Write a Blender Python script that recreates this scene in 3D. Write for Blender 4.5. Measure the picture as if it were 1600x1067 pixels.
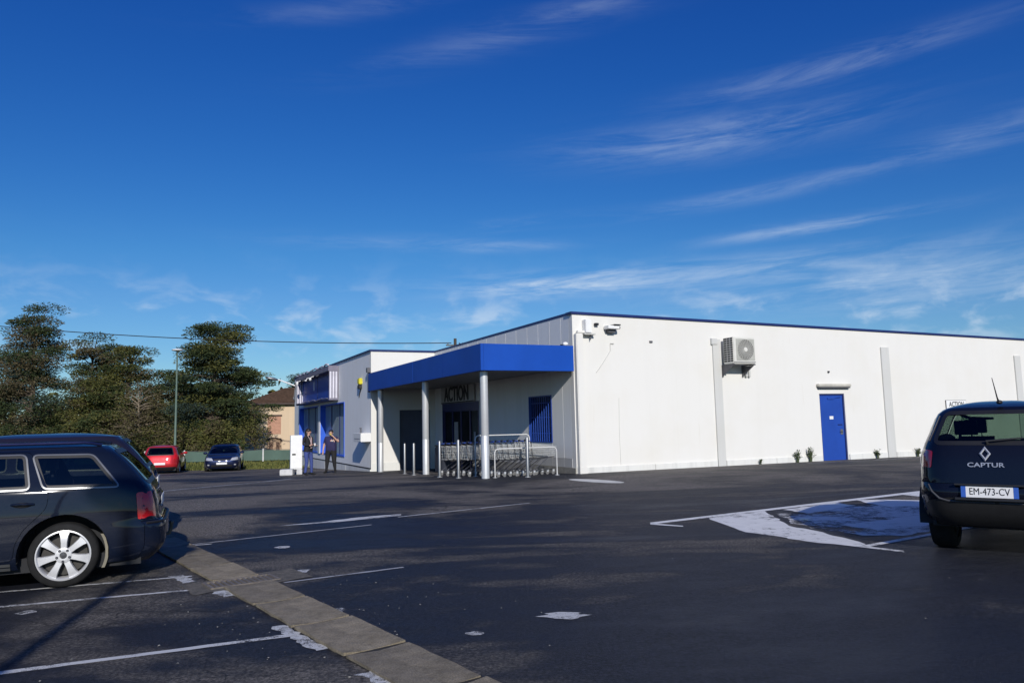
import bpy, bmesh, math, random
import numpy as np
from mathutils import Vector, Matrix
from mathutils.geometry import delaunay_2d_cdt

for _o in list(bpy.data.objects):
    bpy.data.objects.remove(_o)
R = math.radians
SC = bpy.context.scene
COL = SC.collection

# ------------------------------------------------------------------ camera
cam_d = bpy.data.cameras.new('camera')
cam = bpy.data.objects.new('camera', cam_d)
COL.objects.link(cam)
cam_d.sensor_width = 36.0
cam_d.lens = 26.21
cam_d.clip_start = 0.05
cam_d.clip_end = 3000.0
_t, _r = R(6.15), R(1.3)
_Rt, _U, _F = Vector((1, 0, 0)), Vector((0, -math.sin(_t), math.cos(_t))), Vector((0, math.cos(_t), math.sin(_t)))
_ix = _Rt * math.cos(_r) - _U * math.sin(_r)
_iu = _Rt * math.sin(_r) + _U * math.cos(_r)
cam.matrix_world = Matrix(((_ix.x, _iu.x, -_F.x, 0), (_ix.y, _iu.y, -_F.y, 0), (_ix.z, _iu.z, -_F.z, 1.5), (0, 0, 0, 1)))
SC.camera = cam

# ------------------------------------------------------------------ sun and sky
TO_SUN = Vector((0.5776, -2.492, 1.24)).normalized()
sun_d = bpy.data.lights.new('sun', 'SUN')
sun_d.energy = 4.0
sun_d.angle = R(0.5)
sun_d.color = (1.0, 0.955, 0.89)
sun = bpy.data.objects.new('sun', sun_d)
COL.objects.link(sun)
sun.location = (20, -60, 40)
sun.rotation_euler = TO_SUN.to_track_quat('Z', 'Y').to_euler()
ELEV = math.asin(TO_SUN.z)
AZ = math.atan2(TO_SUN.x, TO_SUN.y)

world = bpy.data.worlds.new('World')
SC.world = world
world.use_nodes = True
NT = world.node_tree
for n in list(NT.nodes):
    NT.nodes.remove(n)

def wn(t, **kw):
    n = NT.nodes.new(t)
    for k, v in kw.items():
        setattr(n, k, v)
    return n

def wmath(op, a, b=None, c=None):
    n = NT.nodes.new('ShaderNodeMath'); n.operation = op
    for i, q in enumerate((a, b, c)):
        if q is None: continue
        if isinstance(q, (int, float)): n.inputs[i].default_value = q
        else: NT.links.new(q, n.inputs[i])
    return n.outputs[0]

sky = wn('ShaderNodeTexSky', sky_type='NISHITA')
sky.sun_disc = False
sky.sun_elevation = ELEV
sky.sun_rotation = AZ
sky.air_density = 1.0
sky.dust_density = 0.25
sky.ozone_density = 3.0
hs = wn('ShaderNodeHueSaturation')
hs.inputs['Saturation'].default_value = 1.25
hs.inputs['Value'].default_value = 1.0
NT.links.new(sky.outputs[0], hs.inputs['Color'])
tint = wn('ShaderNodeMix', data_type='RGBA', blend_type='MULTIPLY')
tint.inputs[0].default_value = 1.0
NT.links.new(hs.outputs[0], tint.inputs[6])
tint.inputs[7].default_value = (0.56, 0.765, 1.22, 1)
# deepen the clear blue: a steeper response in red and green, as in very clean dry air
sepc = wn('ShaderNodeSeparateColor')
NT.links.new(tint.outputs[2], sepc.inputs[0])
comb = wn('ShaderNodeCombineColor')
for i_, (k_, p_) in enumerate(((2.90, 1.50), (1.46, 1.29), (0.80, 0.84))):
    r_in = wmath('MULTIPLY', sepc.outputs[i_], 0.09)
    r_out = wmath('MULTIPLY', wmath('POWER', r_in, p_), k_)
    if i_ < 2: r_out = wmath('MINIMUM', r_out, r_in)
    NT.links.new(wmath('DIVIDE', r_out, 0.09), comb.inputs[i_])
# thin cirrus, in azimuth / elevation of the sky
tc = wn('ShaderNodeTexCoord')
sp_ = wn('ShaderNodeSeparateXYZ')
NT.links.new(tc.outputs['Generated'], sp_.inputs[0])
X, Y, Z = sp_.outputs
az = wmath('ARCTAN2', X, Y)
hyp = wmath('SQRT', wmath('ADD', wmath('MULTIPLY', X, X), wmath('MULTIPLY', Y, Y)))
el = wmath('ARCTAN2', Z, hyp)

def noise(scale, sx, sy, tilt, detail=7, rough=0.62, off=0.0, dist=0.0):
    ct, st = math.cos(tilt), math.sin(tilt)
    a = wmath('ADD', wmath('MULTIPLY', az, ct), wmath('MULTIPLY', el, st))
    b = wmath('SUBTRACT', wmath('MULTIPLY', el, ct), wmath('MULTIPLY', az, st))
    c = wn('ShaderNodeCombineXYZ')
    NT.links.new(wmath('MULTIPLY', a, sx), c.inputs[0])
    NT.links.new(wmath('MULTIPLY', b, sy), c.inputs[1])
    c.inputs[2].default_value = off
    n = wn('ShaderNodeTexNoise')
    n.inputs['Scale'].default_value = scale
    n.inputs['Detail'].default_value = detail
    n.inputs['Roughness'].default_value = rough
    n.inputs['Distortion'].default_value = dist
    NT.links.new(c.outputs[0], n.inputs['Vector'])
    return n.outputs[0]

def ramp(x, lo, hi):
    n = wn('ShaderNodeMapRange', interpolation_type='SMOOTHSTEP')
    n.inputs[1].default_value = lo; n.inputs[2].default_value = hi
    NT.links.new(x, n.inputs[0])
    return n.outputs[0]

streak = noise(1.0, 4.6, 40.0, 0.035, 8, 0.68, 1.3, 0.45)
fine = noise(1.0, 16.0, 70.0, 0.08, 6, 0.6, 7.7, 0.3)
puff = noise(1.0, 15.0, 30.0, 0.0, 6, 0.55, 4.2, 0.3)
# (azimuth, elevation, half length, half height, tilt, amount)
WISPS = [(0.07, 0.183, 0.13, 0.014, 0.02, 1.05), (0.33, 0.190, 0.20, 0.014, 0.02, 0.30), (0.48, 0.155, 0.24, 0.026, 0.0, 0.42),
         (0.28, 0.355, 0.17, 0.022, 0.02, 0.30), (0.43, 0.415, 0.16, 0.014, 0.06, 0.20), (0.60, 0.31, 0.10, 0.018, 0.04, 0.16),
         (0.34, 0.282, 0.18, 0.010, 0.08, 0.20), (0.03, 0.265, 0.08, 0.007, 0.08, 0.22), (0.06, 0.51, 0.22, 0.018, 0.22, 0.13),
         (-0.22, 0.52, 0.14, 0.012, 0.18, 0.09), (0.50, 0.60, 0.30, 0.03, 0.2, 0.06), (0.40, 0.232, 0.11, 0.008, 0.04, 0.45),
         (-0.20, 0.24, 0.12, 0.010, 0.02, 0.12), (-0.02, 0.235, 0.10, 0.008, 0.0, 0.25), (-0.06, 0.135, 0.06, 0.014, 0.02, 0.40)]
wsum = None
for a0, e0, ha, he, tl, amt in WISPS:
    da = wmath('SUBTRACT', az, a0)
    de = wmath('SUBTRACT', el, e0)
    de = wmath('SUBTRACT', de, wmath('MULTIPLY', da, tl))
    q = wmath('ADD', wmath('POWER', wmath('DIVIDE', da, ha), 2.0), wmath('POWER', wmath('DIVIDE', de, he), 2.0))
    m = wmath('MULTIPLY', wmath('EXPONENT', wmath('MULTIPLY', q, -1.0)), amt)
    wsum = m if wsum is None else wmath('ADD', wsum, m)
tex = wmath('MULTIPLY', ramp(streak, 0.34, 0.72), wmath('ADD', 0.55, wmath('MULTIPLY', fine, 0.9)))
cir = wmath('MULTIPLY', wsum, tex)
# low puffs on the left of the frame, and the ones that carry on round the horizon
low = wmath('EXPONENT', wmath('MULTIPLY', wmath('POWER', wmath('DIVIDE', wmath('SUBTRACT', el, 0.115), 0.055), 2.0), -1.0))
pf = wmath('MULTIPLY', wmath('MULTIPLY', low, ramp(puff, 0.47, 0.74)), 0.55)
cov = wmath('MINIMUM', wmath('ADD', cir, pf), 0.95)
mixc = wn('ShaderNodeMix', data_type='RGBA')
NT.links.new(cov, mixc.inputs[0])
NT.links.new(comb.outputs[0], mixc.inputs[6])
mixc.inputs[7].default_value = (7.2, 8.4, 9.8, 1)
bg = wn('ShaderNodeBackground')
bg.inputs['Strength'].default_value = 0.09
NT.links.new(mixc.outputs[2], bg.inputs['Color'])
wo = wn('ShaderNodeOutputWorld')
NT.links.new(bg.outputs[0], wo.inputs['Surface'])

vs = SC.view_settings
vs.view_transform = 'Standard'
vs.look = 'None'
vs.exposure = 0.0
vs.gamma = 1.0
vs.use_curve_mapping = False
SC.render.engine = 'CYCLES'
SC.cycles.max_bounces = 8
SC.cycles.transparent_max_bounces = 16
SC.cycles.caustics_reflective = False
SC.cycles.caustics_refractive = False
SC.cycles.use_denoising = True
# ------------------------------------------------------------------ materials
def mat_base(name):
    m = bpy.data.materials.new(name)
    m.use_nodes = True
    nt = m.node_tree
    for n in list(nt.nodes):
        nt.nodes.remove(n)
    out = nt.nodes.new('ShaderNodeOutputMaterial')
    b = nt.nodes.new('ShaderNodeBsdfPrincipled')
    nt.links.new(b.outputs[0], out.inputs[0])
    return m, nt, b, out

def nnoise(nt, scale, detail=4, rough=0.55, coord='Object', stretch=None, dist=0.0):
    t = nt.nodes.new('ShaderNodeTexCoord')
    n = nt.nodes.new('ShaderNodeTexNoise')
    n.inputs['Scale'].default_value = scale
    n.inputs['Detail'].default_value = detail
    n.inputs['Roughness'].default_value = rough
    n.inputs['Distortion'].default_value = dist
    src = t.outputs[coord]
    if stretch:
        mp = nt.nodes.new('ShaderNodeMapping')
        mp.inputs['Scale'].default_value = stretch
        nt.links.new(src, mp.inputs[0]); src = mp.outputs[0]
    nt.links.new(src, n.inputs['Vector'])
    return n.outputs[0]

def nramp(nt, x, stops):
    r = nt.nodes.new('ShaderNodeValToRGB')
    e = r.color_ramp.elements
    while len(e) < len(stops): e.new(0.5)
    for k, (p, c) in enumerate(stops):
        e[k].position = p
        e[k].color = (*c, 1) if len(c) == 3 else c
    nt.links.new(x, r.inputs[0])
    return r.outputs[0]

def nmix(nt, fac, a, b, mode='MIX'):
    m = nt.nodes.new('ShaderNodeMix'); m.data_type = 'RGBA'; m.blend_type = mode
    for i, q in ((0, fac), (6, a), (7, b)):
        if isinstance(q, (int, float)): m.inputs[i].default_value = q
        elif isinstance(q, tuple): m.inputs[i].default_value = (*q, 1) if len(q) == 3 else q
        else: nt.links.new(q, m.inputs[i])
    return m.outputs[2]

def nmath(nt, op, a, b):
    n = nt.nodes.new('ShaderNodeMath'); n.operation = op
    for i, q in enumerate((a, b)):
        if isinstance(q, (int, float)): n.inputs[i].default_value = q
        else: nt.links.new(q, n.inputs[i])
    return n.outputs[0]

def nbump(nt, b, h, strength=0.3, dist=0.02):
    n = nt.nodes.new('ShaderNodeBump')
    n.inputs['Strength'].default_value = strength
    n.inputs['Distance'].default_value = dist
    nt.links.new(h, n.inputs['Height'])
    nt.links.new(n.outputs[0], b.inputs['Normal'])

def pm(name, col, rough=0.5, metal=0.0, var=0.15, scale=3.0, bump=0.0, bscale=60.0, coat=0.0, spec=0.5, rvar=0.0):
    m, nt, b, out = mat_base(name)
    n = nnoise(nt, scale, 5, 0.6)
    lo = tuple(max(0, c * (1 - var)) for c in col)
    hi = tuple(min(1, c * (1 + var)) for c in col)
    nt.links.new(nramp(nt, n, [(0.3, lo), (0.7, hi)]), b.inputs['Base Color'])
    b.inputs['Roughness'].default_value = rough
    if rvar:
        r = nmath(nt, 'ADD', nmath(nt, 'MULTIPLY', n, rvar), rough - rvar / 2)
        nt.links.new(r, b.inputs['Roughness'])
    b.inputs['Metallic'].default_value = metal
    b.inputs['Coat Weight'].default_value = coat
    b.inputs['Coat Roughness'].default_value = 0.04
    b.inputs['Specular IOR Level'].default_value = spec
    if bump:
        nbump(nt, b, nnoise(nt, bscale, 4), bump, 0.01)
    return m

def glass_mat(name, tintc, refl=1.5, rough=0.01):
    m, nt, b, out = mat_base(name)
    nt.nodes.remove(b)
    tr = nt.nodes.new('ShaderNodeBsdfTransparent')
    n = nnoise(nt, 1.2, 3)
    lo = tuple(c * 0.92 for c in tintc)
    nt.links.new(nramp(nt, n, [(0.3, lo), (0.7, tintc)]), tr.inputs[0])
    gl = nt.nodes.new('ShaderNodeBsdfGlossy')
    gl.inputs['Roughness'].default_value = rough
    fr = nt.nodes.new('ShaderNodeFresnel')
    ge = nt.nodes.new('ShaderNodeNewGeometry')     # thin pane: the same reflection from both sides
    nt.links.new(nmath(nt, 'SUBTRACT', refl, nmath(nt, 'MULTIPLY', ge.outputs['Backfacing'], refl - 1 / refl)), fr.inputs['IOR'])
    mx = nt.nodes.new('ShaderNodeMixShader')
    nt.links.new(fr.outputs[0], mx.inputs[0])
    nt.links.new(tr.outputs[0], mx.inputs[1])
    nt.links.new(gl.outputs[0], mx.inputs[2])
    nt.links.new(mx.outputs[0], out.inputs[0])
    return m

def worn_paint(name, col, under, wear=0.5, scale=9.0, seed=0.0):
    """road paint with chipped patches through which the asphalt shows"""
    m, nt, b, out = mat_base(name)
    n1 = nnoise(nt, scale, 8, 0.7)
    n2 = nnoise(nt, scale * 0.13, 3, 0.5)
    n3 = nnoise(nt, 160.0, 2, 0.5)
    s = nmath(nt, 'ADD', nmath(nt, 'MULTIPLY', n1, 0.55), nmath(nt, 'ADD', nmath(nt, 'MULTIPLY', n2, 0.45), nmath(nt, 'MULTIPLY', n3, 0.35)))
    f = nramp(nt, s, [(0.45 + wear * 0.25, (0, 0, 0)), (0.53 + wear * 0.25, (1, 1, 1))])
    c = nmix(nt, nnoise(nt, 5.0, 4), tuple(q * 0.78 for q in col), col)
    nt.links.new(c, b.inputs['Base Color'])
    b.inputs['Roughness'].default_value = 0.6
    tr = nt.nodes.new('ShaderNodeBsdfTransparent')
    mx = nt.nodes.new('ShaderNodeMixShader')
    nt.links.new(f, mx.inputs[0])
    nt.links.new(tr.outputs[0], mx.inputs[1])
    nt.links.new(b.outputs[0], mx.inputs[2])
    nt.links.new(mx.outputs[0], out.inputs[0])
    return m

# ------------------------------------------------------------------ mesh helpers
class MB:
    def __init__(s):
        s.v, s.f, s.m = [], [], []
    def add(s, vs, fs, mi=0):
        o = len(s.v)
        s.v += [tuple(q) for q in vs]
        s.f += [tuple(o + i for i in q) for q in fs]
        s.m += [mi] * len(fs)
        return s
    def box(s, x0, x1, y0, y1, z0, z1, mi=0, M=None):
        vs = [Vector(p) for p in ((x0, y0, z0), (x1, y0, z0), (x1, y1, z0), (x0, y1, z0), (x0, y0, z1), (x1, y0, z1), (x1, y1, z1), (x0, y1, z1))]
        if M is not None: vs = [M @ p for p in vs]
        return s.add(vs, [(0, 3, 2, 1), (4, 5, 6, 7), (0, 1, 5, 4), (1, 2, 6, 5), (2, 3, 7, 6), (3, 0, 4, 7)], mi)
    def tube(s, pts, rad, n=8, mi=0, caps=True):
        pts = [Vector(p) for p in pts]
        if not isinstance(rad, (list, tuple)): rad = [rad] * len(pts)
        vs, fs = [], []
        up = None
        for i, p in enumerate(pts):
            d = (pts[min(i + 1, len(pts) - 1)] - pts[max(i - 1, 0)])
            if d.length < 1e-9: d = Vector((0, 0, 1))
            d.normalize()
            if up is None:
                up = d.orthogonal().normalized()
            else:
                up = (up - d * up.dot(d))
                up = up.normalized() if up.length > 1e-6 else d.orthogonal().normalized()
            w = d.cross(up)
            for k in range(n):
                a = 2 * math.pi * k / n
                vs.append(p + (up * math.cos(a) + w * math.sin(a)) * rad[i])
        for i in range(len(pts) - 1):
            for k in range(n):
                k2 = (k + 1) % n
                fs.append((i * n + k, i * n + k2, (i + 1) * n + k2, (i + 1) * n + k))
        if caps:
            fs.append(tuple(range(n))[::-1])
            fs.append(tuple((len(pts) - 1) * n + k for k in range(n)))
        return s.add(vs, fs, mi)
    def lathe(s, prof, n=24, M=None, mi=0):
        """profile of (radius, height) turned about z"""
        vs, fs = [], []
        for r, h in prof:
            for k in range(n):
                a = 2 * math.pi * k / n
                vs.append(Vector((r * math.cos(a), r * math.sin(a), h)))
        for i in range(len(prof) - 1):
            for k in range(n):
                k2 = (k + 1) % n
                fs.append((i * n + k, i * n + k2, (i + 1) * n + k2, (i + 1) * n + k))
        if M is not None: vs = [M @ p for p in vs]
        return s.add(vs, fs, mi)
    def prism(s, poly, a0, a1, f, mi=0):
        """2D polygon pushed between a0 and a1; f(x, y, a) -> 3D"""
        n = len(poly)
        vs = [f(x, y, a0) for x, y in poly] + [f(x, y, a1) for x, y in poly]
        fs = [tuple(range(n))[::-1], tuple(range(n, 2 * n))]
        fs += [(i, (i + 1) % n, n + (i + 1) % n, n + i) for i in range(n)]
        return s.add(vs, fs, mi)
    def ell(s, c, r, nu=12, nv=8, mi=0, M=None):
        vs, fs = [], []
        for j in range(nv + 1):
            t = math.pi * j / nv
            for i in range(nu):
                a = 2 * math.pi * i / nu
                p = Vector((r[0] * math.sin(t) * math.cos(a), r[1] * math.sin(t) * math.sin(a), r[2] * math.cos(t)))
                if M is not None: p = M @ p
                vs.append(p + Vector(c))
        for j in range(nv):
            for i in range(nu):
                i2 = (i + 1) % nu
                fs.append((j * nu + i, (j + 1) * nu + i, (j + 1) * nu + i2, j * nu + i2))
        return s.add(vs, fs, mi)
    def build(s, name, mats, parent=None, smooth=False, bevel=0.0, loc=None, rot=None, segs=2, weld=False, angle=40):
        me = bpy.data.meshes.new(name)
        me.from_pydata(s.v, [], s.f)
        if not isinstance(mats, (list, tuple)): mats = [mats]
        for m in mats: me.materials.append(m)
        if len(mats) > 1: me.polygons.foreach_set('material_index', s.m)
        bm = bmesh.new(); bm.from_mesh(me)
        if weld: bmesh.ops.remove_doubles(bm, verts=bm.verts, dist=1e-5)
        if bevel:
            es = [e for e in bm.edges if len(e.link_faces) == 2 and e.calc_face_angle(0) > R(35)]
            bmesh.ops.bevel(bm, geom=es, offset=bevel, segments=segs, affect='EDGES', clamp_overlap=True)
        bmesh.ops.recalc_face_normals(bm, faces=bm.faces)
        bm.to_mesh(me); bm.free()
        if smooth:
            me.polygons.foreach_set('use_smooth', [True] * len(me.polygons))
            try: me.set_sharp_from_angle(angle=R(angle))
            except Exception: pass
        me.update()
        return link(name, me, parent, loc, rot)

def link(name, data, parent=None, loc=None, rot=None):
    o = bpy.data.objects.new(name, data)
    COL.objects.link(o)
    if parent is not None: o.parent = parent
    if loc is not None: o.location = loc
    if rot is not None: o.rotation_euler = rot if isinstance(rot, (tuple, list)) else (0, 0, rot)
    return o

def tag(o, label=None, cat=None, group=None, kind=None):
    if label: o['label'] = label
    if cat: o['category'] = cat
    if group: o['group'] = group
    if kind: o['kind'] = kind
    return o

def thing(name, label, cat, loc=(0, 0, 0), rz=0.0, group=None):
    o = link(name, None, None, loc, (0, 0, rz))
    o.empty_display_size = 0.3
    return tag(o, label, cat, group)

def kids(o):
    return [c for c in bpy.data.objects if c.parent is o]

def copy_tree(o, parent=None):
    c = o.copy(); COL.objects.link(c)
    if parent is not None: c.parent = parent
    for ch in kids(o): copy_tree(ch, c)
    return c

def pip(pts, poly):
    """points in polygon, vectorised"""
    x, y = pts[:, 0], pts[:, 1]
    ins = np.zeros(len(pts), bool)
    n = len(poly)
    for i in range(n):
        x1, y1 = poly[i]; x2, y2 = poly[(i + 1) % n]
        if y1 == y2: continue
        c = (y1 > y) != (y2 > y)
        ins ^= c & (x < (x2 - x1) * (y - y1) / (y2 - y1) + x1)
    return ins

def dens(poly, h, closed=True):
    out = []
    n = len(poly)
    for i in range(n if closed else n - 1):
        a, b = poly[i], poly[(i + 1) % n]
        k = max(1, int(math.hypot(b[0] - a[0], b[1] - a[1]) / h))
        for j in range(k):
            t = j / k
            out.append((a[0] + (b[0] - a[0]) * t, a[1] + (b[1] - a[1]) * t))
    if not closed: out.append(poly[-1])
    return out

def rnd(poly, r, k=4):
    """round the corners of a polygon"""
    out = []
    n = len(poly)
    for i in range(n):
        p0, p, p1 = Vector(poly[i - 1]), Vector(poly[i]), Vector(poly[(i + 1) % n])
        a, b = (p0 - p), (p1 - p)
        ra = min(r, a.length * 0.45, b.length * 0.45)
        s, e = p + a.normalized() * ra, p + b.normalized() * ra
        for j in range(k + 1):
            t = j / k
            q = s * (1 - t) ** 2 + p * 2 * t * (1 - t) + e * t * t
            out.append((q.x, q.y))
    return out

def offs(poly, d):
    """offset a polygon outwards by d"""
    n = len(poly)
    ar = sum(poly[i][0] * poly[(i + 1) % n][1] - poly[(i + 1) % n][0] * poly[i][1] for i in range(n))
    sg = 1 if ar > 0 else -1
    out = []
    for i in range(n):
        p0, p, p1 = Vector(poly[i - 1]), Vector(poly[i]), Vector(poly[(i + 1) % n])
        e0, e1 = (p - p0), (p1 - p)
        if e0.length < 1e-9 or e1.length < 1e-9:
            out.append((p.x, p.y)); continue
        e0.normalize(); e1.normalize()
        n0, n1 = Vector((e0.y, -e0.x)), Vector((e1.y, -e1.x))
        m = (n0 + n1)
        if m.length < 1e-6: m = n0
        m.normalize()
        k = d * sg / max(0.5, m.dot(n0))
        out.append((p.x + m.x * k, p.y + m.y * k))
    return out

def cdt(outer, holes, h, hx=None):
    """triangulate a polygon with holes and inner points; returns 2D verts, tris"""
    hx = hx or h
    vs, es = [], []
    for loop in [outer] + holes:
        o = len(vs)
        vs += [Vector(p) for p in loop]
        es += [(o + i, o + (i + 1) % len(loop)) for i in range(len(loop))]
    P = np.array(outer)
    x0, y0 = P.min(0); x1, y1 = P.max(0)
    gx = np.arange(x0 + hx * 0.5, x1, hx); gy = np.arange(y0 + h * 0.5, y1, h)
    if len(gx) and len(gy):
        G = np.array([(a + (hx * 0.5 if j % 2 else 0), b) for j, b in enumerate(gy) for a in gx])
        k = pip(G, outer)
        for hl in holes: k &= ~pip(G, hl)
        vs += [Vector(p) for p in G[k]]
    r = delaunay_2d_cdt(vs, es, [], 0, 1e-6)
    V = [(p.x, p.y) for p in r[0]]
    F = [f for f in r[2] if len(f) == 3]
    C = np.array([[(V[a][0] + V[b][0] + V[c][0]) / 3, (V[a][1] + V[b][1] + V[c][1]) / 3] for a, b, c in F])
    k = pip(C, outer)
    for hl in holes: k &= ~pip(C, hl)
    return V, [f for f, q in zip(F, k) if q]

# ------------------------------------------------------------------ lie of the land
def _sp(t, w=1.2):
    t = t / w
    return w * (math.log1p(math.exp(-abs(t))) + max(t, 0))
def g(x, y):
    xx = max(-14, min(14, x))
    return 0.010 * xx - 0.034 * (_sp(y - 20.5) - _sp(y - 44))
AX = Vector((-.4274, .9041, 0))     # along the shop front, going away
NX = Vector((.9041, .4274, 0))      # along the long white side
BO = Vector((1.8, 22.01, 0))        # corner of the shop
BR = math.atan2(.4274, .9041)
def Wd(u, v, z=None):
    p = BO + NX * u + AX * v
    p.z = g(p.x, p.y) if z is None else z
    return p
def facing(dx, dy):
    return math.atan2(dy, dx)

def sheet(name, polys, mat, dz, h=0.5, label=None, kind='structure', parent=None):
    mb = MB()
    for poly in polys:
        V, F = cdt(dens(poly, h), [], h)
        mb.add([(x, y, g(x, y) + dz) for x, y in V], F)
    o = mb.build(name, mat, parent)
    if parent is None: tag(o, label, None, None, kind)
    return o

def text_mesh(name, body, size, mat, parent, M, extrude=0.004, sx=1.0, bold=0.0):
    cu = bpy.data.curves.new(name, 'FONT')
    cu.body = body; cu.size = size; cu.extrude = extrude
    cu.align_x = 'CENTER'; cu.align_y = 'CENTER'
    cu.offset = bold
    cu.resolution_u = 3
    t = bpy.data.objects.new(name, cu); COL.objects.link(t)
    dg = bpy.context.evaluated_depsgraph_get()
    me = bpy.data.meshes.new_from_object(t.evaluated_get(dg))
    bpy.data.objects.remove(t)
    me.transform(M @ Matrix.Diagonal((sx, 1, 1, 1)))
    me.materials.clear(); me.materials.append(mat)
    return link(name, me, parent)
# ------------------------------------------------------------------ shared materials
def make_asphalt():
    m, nt, b, out = mat_base('asphalt')
    big = nnoise(nt, 0.17, 5, 0.6, stretch=(0.8, 1.5, 1), dist=1.2)
    mid = nnoise(nt, 0.9, 6, 0.65, stretch=(1.0, 2.4, 1), dist=0.4)
    fin = nnoise(nt, 38.0, 6, 0.8)
    spk = nnoise(nt, 210.0, 2, 0.5)
    base = nmath(nt, 'ADD', nmath(nt, 'MULTIPLY', big, 0.76), nmath(nt, 'MULTIPLY', mid, 0.24))
    tco = nt.nodes.new('ShaderNodeTexCoord'); sx = nt.nodes.new('ShaderNodeSeparateXYZ')
    nt.links.new(tco.outputs['Object'], sx.inputs[0])
    mr = nt.nodes.new('ShaderNodeMapRange'); mr.interpolation_type = 'SMOOTHSTEP'     # drier, more worn surface in the driving lane before the shop
    mr.inputs[1].default_value = 9.0; mr.inputs[2].default_value = 19.0; mr.inputs[3].default_value = -0.025; mr.inputs[4].default_value = 0.05
    nt.links.new(sx.outputs['Y'], mr.inputs[0])
    base = nmath(nt, 'ADD', base, mr.outputs[0])
    col = nramp(nt, base, [(0.42, (0.0075, 0.0092, 0.0165)), (0.485, (0.0155, 0.0168, 0.0225)), (0.525, (0.062, 0.057, 0.052)), (0.60, (0.125, 0.114, 0.102))])
    grain = nramp(nt, fin, [(0.38, (0.22, 0.22, 0.25)), (0.5, (1, 1, 1)), (0.62, (2.5, 2.45, 2.4))])
    col = nmix(nt, 1.0, col, grain, 'MULTIPLY')
    st = nramp(nt, spk, [(0.66, (0, 0, 0)), (0.72, (1, 1, 1))])
    col = nmix(nt, nmath(nt, 'MULTIPLY', st, 0.55), col, (0.16, 0.155, 0.15))
    # hairline cracks
    tcc = nt.nodes.new('ShaderNodeTexCoord'); ns = nt.nodes.new('ShaderNodeTexNoise'); ns.inputs['Scale'].default_value = 1.3; ns.inputs['Detail'].default_value = 5
    nt.links.new(tcc.outputs['Object'], ns.inputs['Vector'])
    va = nt.nodes.new('ShaderNodeVectorMath'); va.operation = 'MULTIPLY_ADD'; va.inputs[1].default_value = (1.6, 1.6, 0)
    nt.links.new(ns.outputs['Color'], va.inputs[0]); nt.links.new(tcc.outputs['Object'], va.inputs[2])
    vo = nt.nodes.new('ShaderNodeTexVoronoi'); vo.feature = 'DISTANCE_TO_EDGE'; vo.inputs['Scale'].default_value = 0.22
    nt.links.new(va.outputs[0], vo.inputs['Vector'])
    ck = nramp(nt, vo.outputs[0], [(0.0, (1, 1, 1)), (0.0035, (0, 0, 0))])
    ck = nmath(nt, 'MULTIPLY', ck, nramp(nt, nnoise(nt, 0.5, 3), [(0.47, (0, 0, 0)), (0.56, (1, 1, 1))]))
    col = nmix(nt, nmath(nt, 'MULTIPLY', ck, 0.75), col, (0.006, 0.006, 0.007))
    nt.links.new(col, b.inputs['Base Color'])
    ro = nramp(nt, base, [(0.40, (0.50, 0.5, 0.5)), (0.6, (0.85, 0.85, 0.85))])
    nt.links.new(ro, b.inputs['Roughness'])
    b.inputs['Specular IOR Level'].default_value = 0.32
    nbump(nt, b, nmath(nt, 'ADD', fin, nmath(nt, 'MULTIPLY', spk, 0.8)), 0.85, 0.016)
    return m

def make_grass():
    m, nt, b, out = mat_base('grass')
    n = nnoise(nt, 0.35, 6, 0.65)
    f = nnoise(nt, 9.0, 5, 0.7)
    c = nramp(nt, n, [(0.35, (0.060, 0.085, 0.020)), (0.55, (0.12, 0.125, 0.035)), (0.7, (0.17, 0.145, 0.06))])
    c = nmix(nt, 1.0, c, nramp(nt, f, [(0.3, (0.6, 0.6, 0.6)), (0.7, (1.35, 1.35, 1.35))]), 'MULTIPLY')
    nt.links.new(c, b.inputs['Base Color'])
    b.inputs['Roughness'].default_value = 0.9
    b.inputs['Specular IOR Level'].default_value = 0.1
    nbump(nt, b, f, 0.8, 0.08)
    return m

def make_wall(name, col, streak=0.12, rough=0.75):
    m, nt, b, out = mat_base(name)
    run = nnoise(nt, 1.0, 5, 0.6, stretch=(3.2, 3.2, 0.16))
    bl = nnoise(nt, 0.6, 5, 0.6)
    fi = nnoise(nt, 70, 3, 0.6)
    c = nmix(nt, nramp(nt, run, [(0.48, (0, 0, 0)), (0.74, (1, 1, 1))]), col, tuple(q * (1 - streak) for q in col))
    c = nmix(nt, nmath(nt, 'MULTIPLY', nramp(nt, bl, [(0.45, (0, 0, 0)), (0.75, (1, 1, 1))]), 0.5), c, (col[0] * 0.93, col[1] * 0.91, col[2] * 0.86))
    run2 = nnoise(nt, 1.0, 6, 0.7, stretch=(5.0, 5.0, 0.35))       # a few short rain runs, each with its own shape
    c = nmix(nt, nmath(nt, 'MULTIPLY', nramp(nt, run2, [(0.62, (0, 0, 0)), (0.74, (1, 1, 1))]), 0.5), c, (col[0] * 0.86, col[1] * 0.83, col[2] * 0.78))
    nt.links.new(c, b.inputs['Base Color'])
    b.inputs['Roughness'].default_value = rough
    b.inputs['Specular IOR Level'].default_value = 0.3
    nbump(nt, b, nmath(nt, 'ADD', fi, bl), 0.12, 0.01)
    return m

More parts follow.
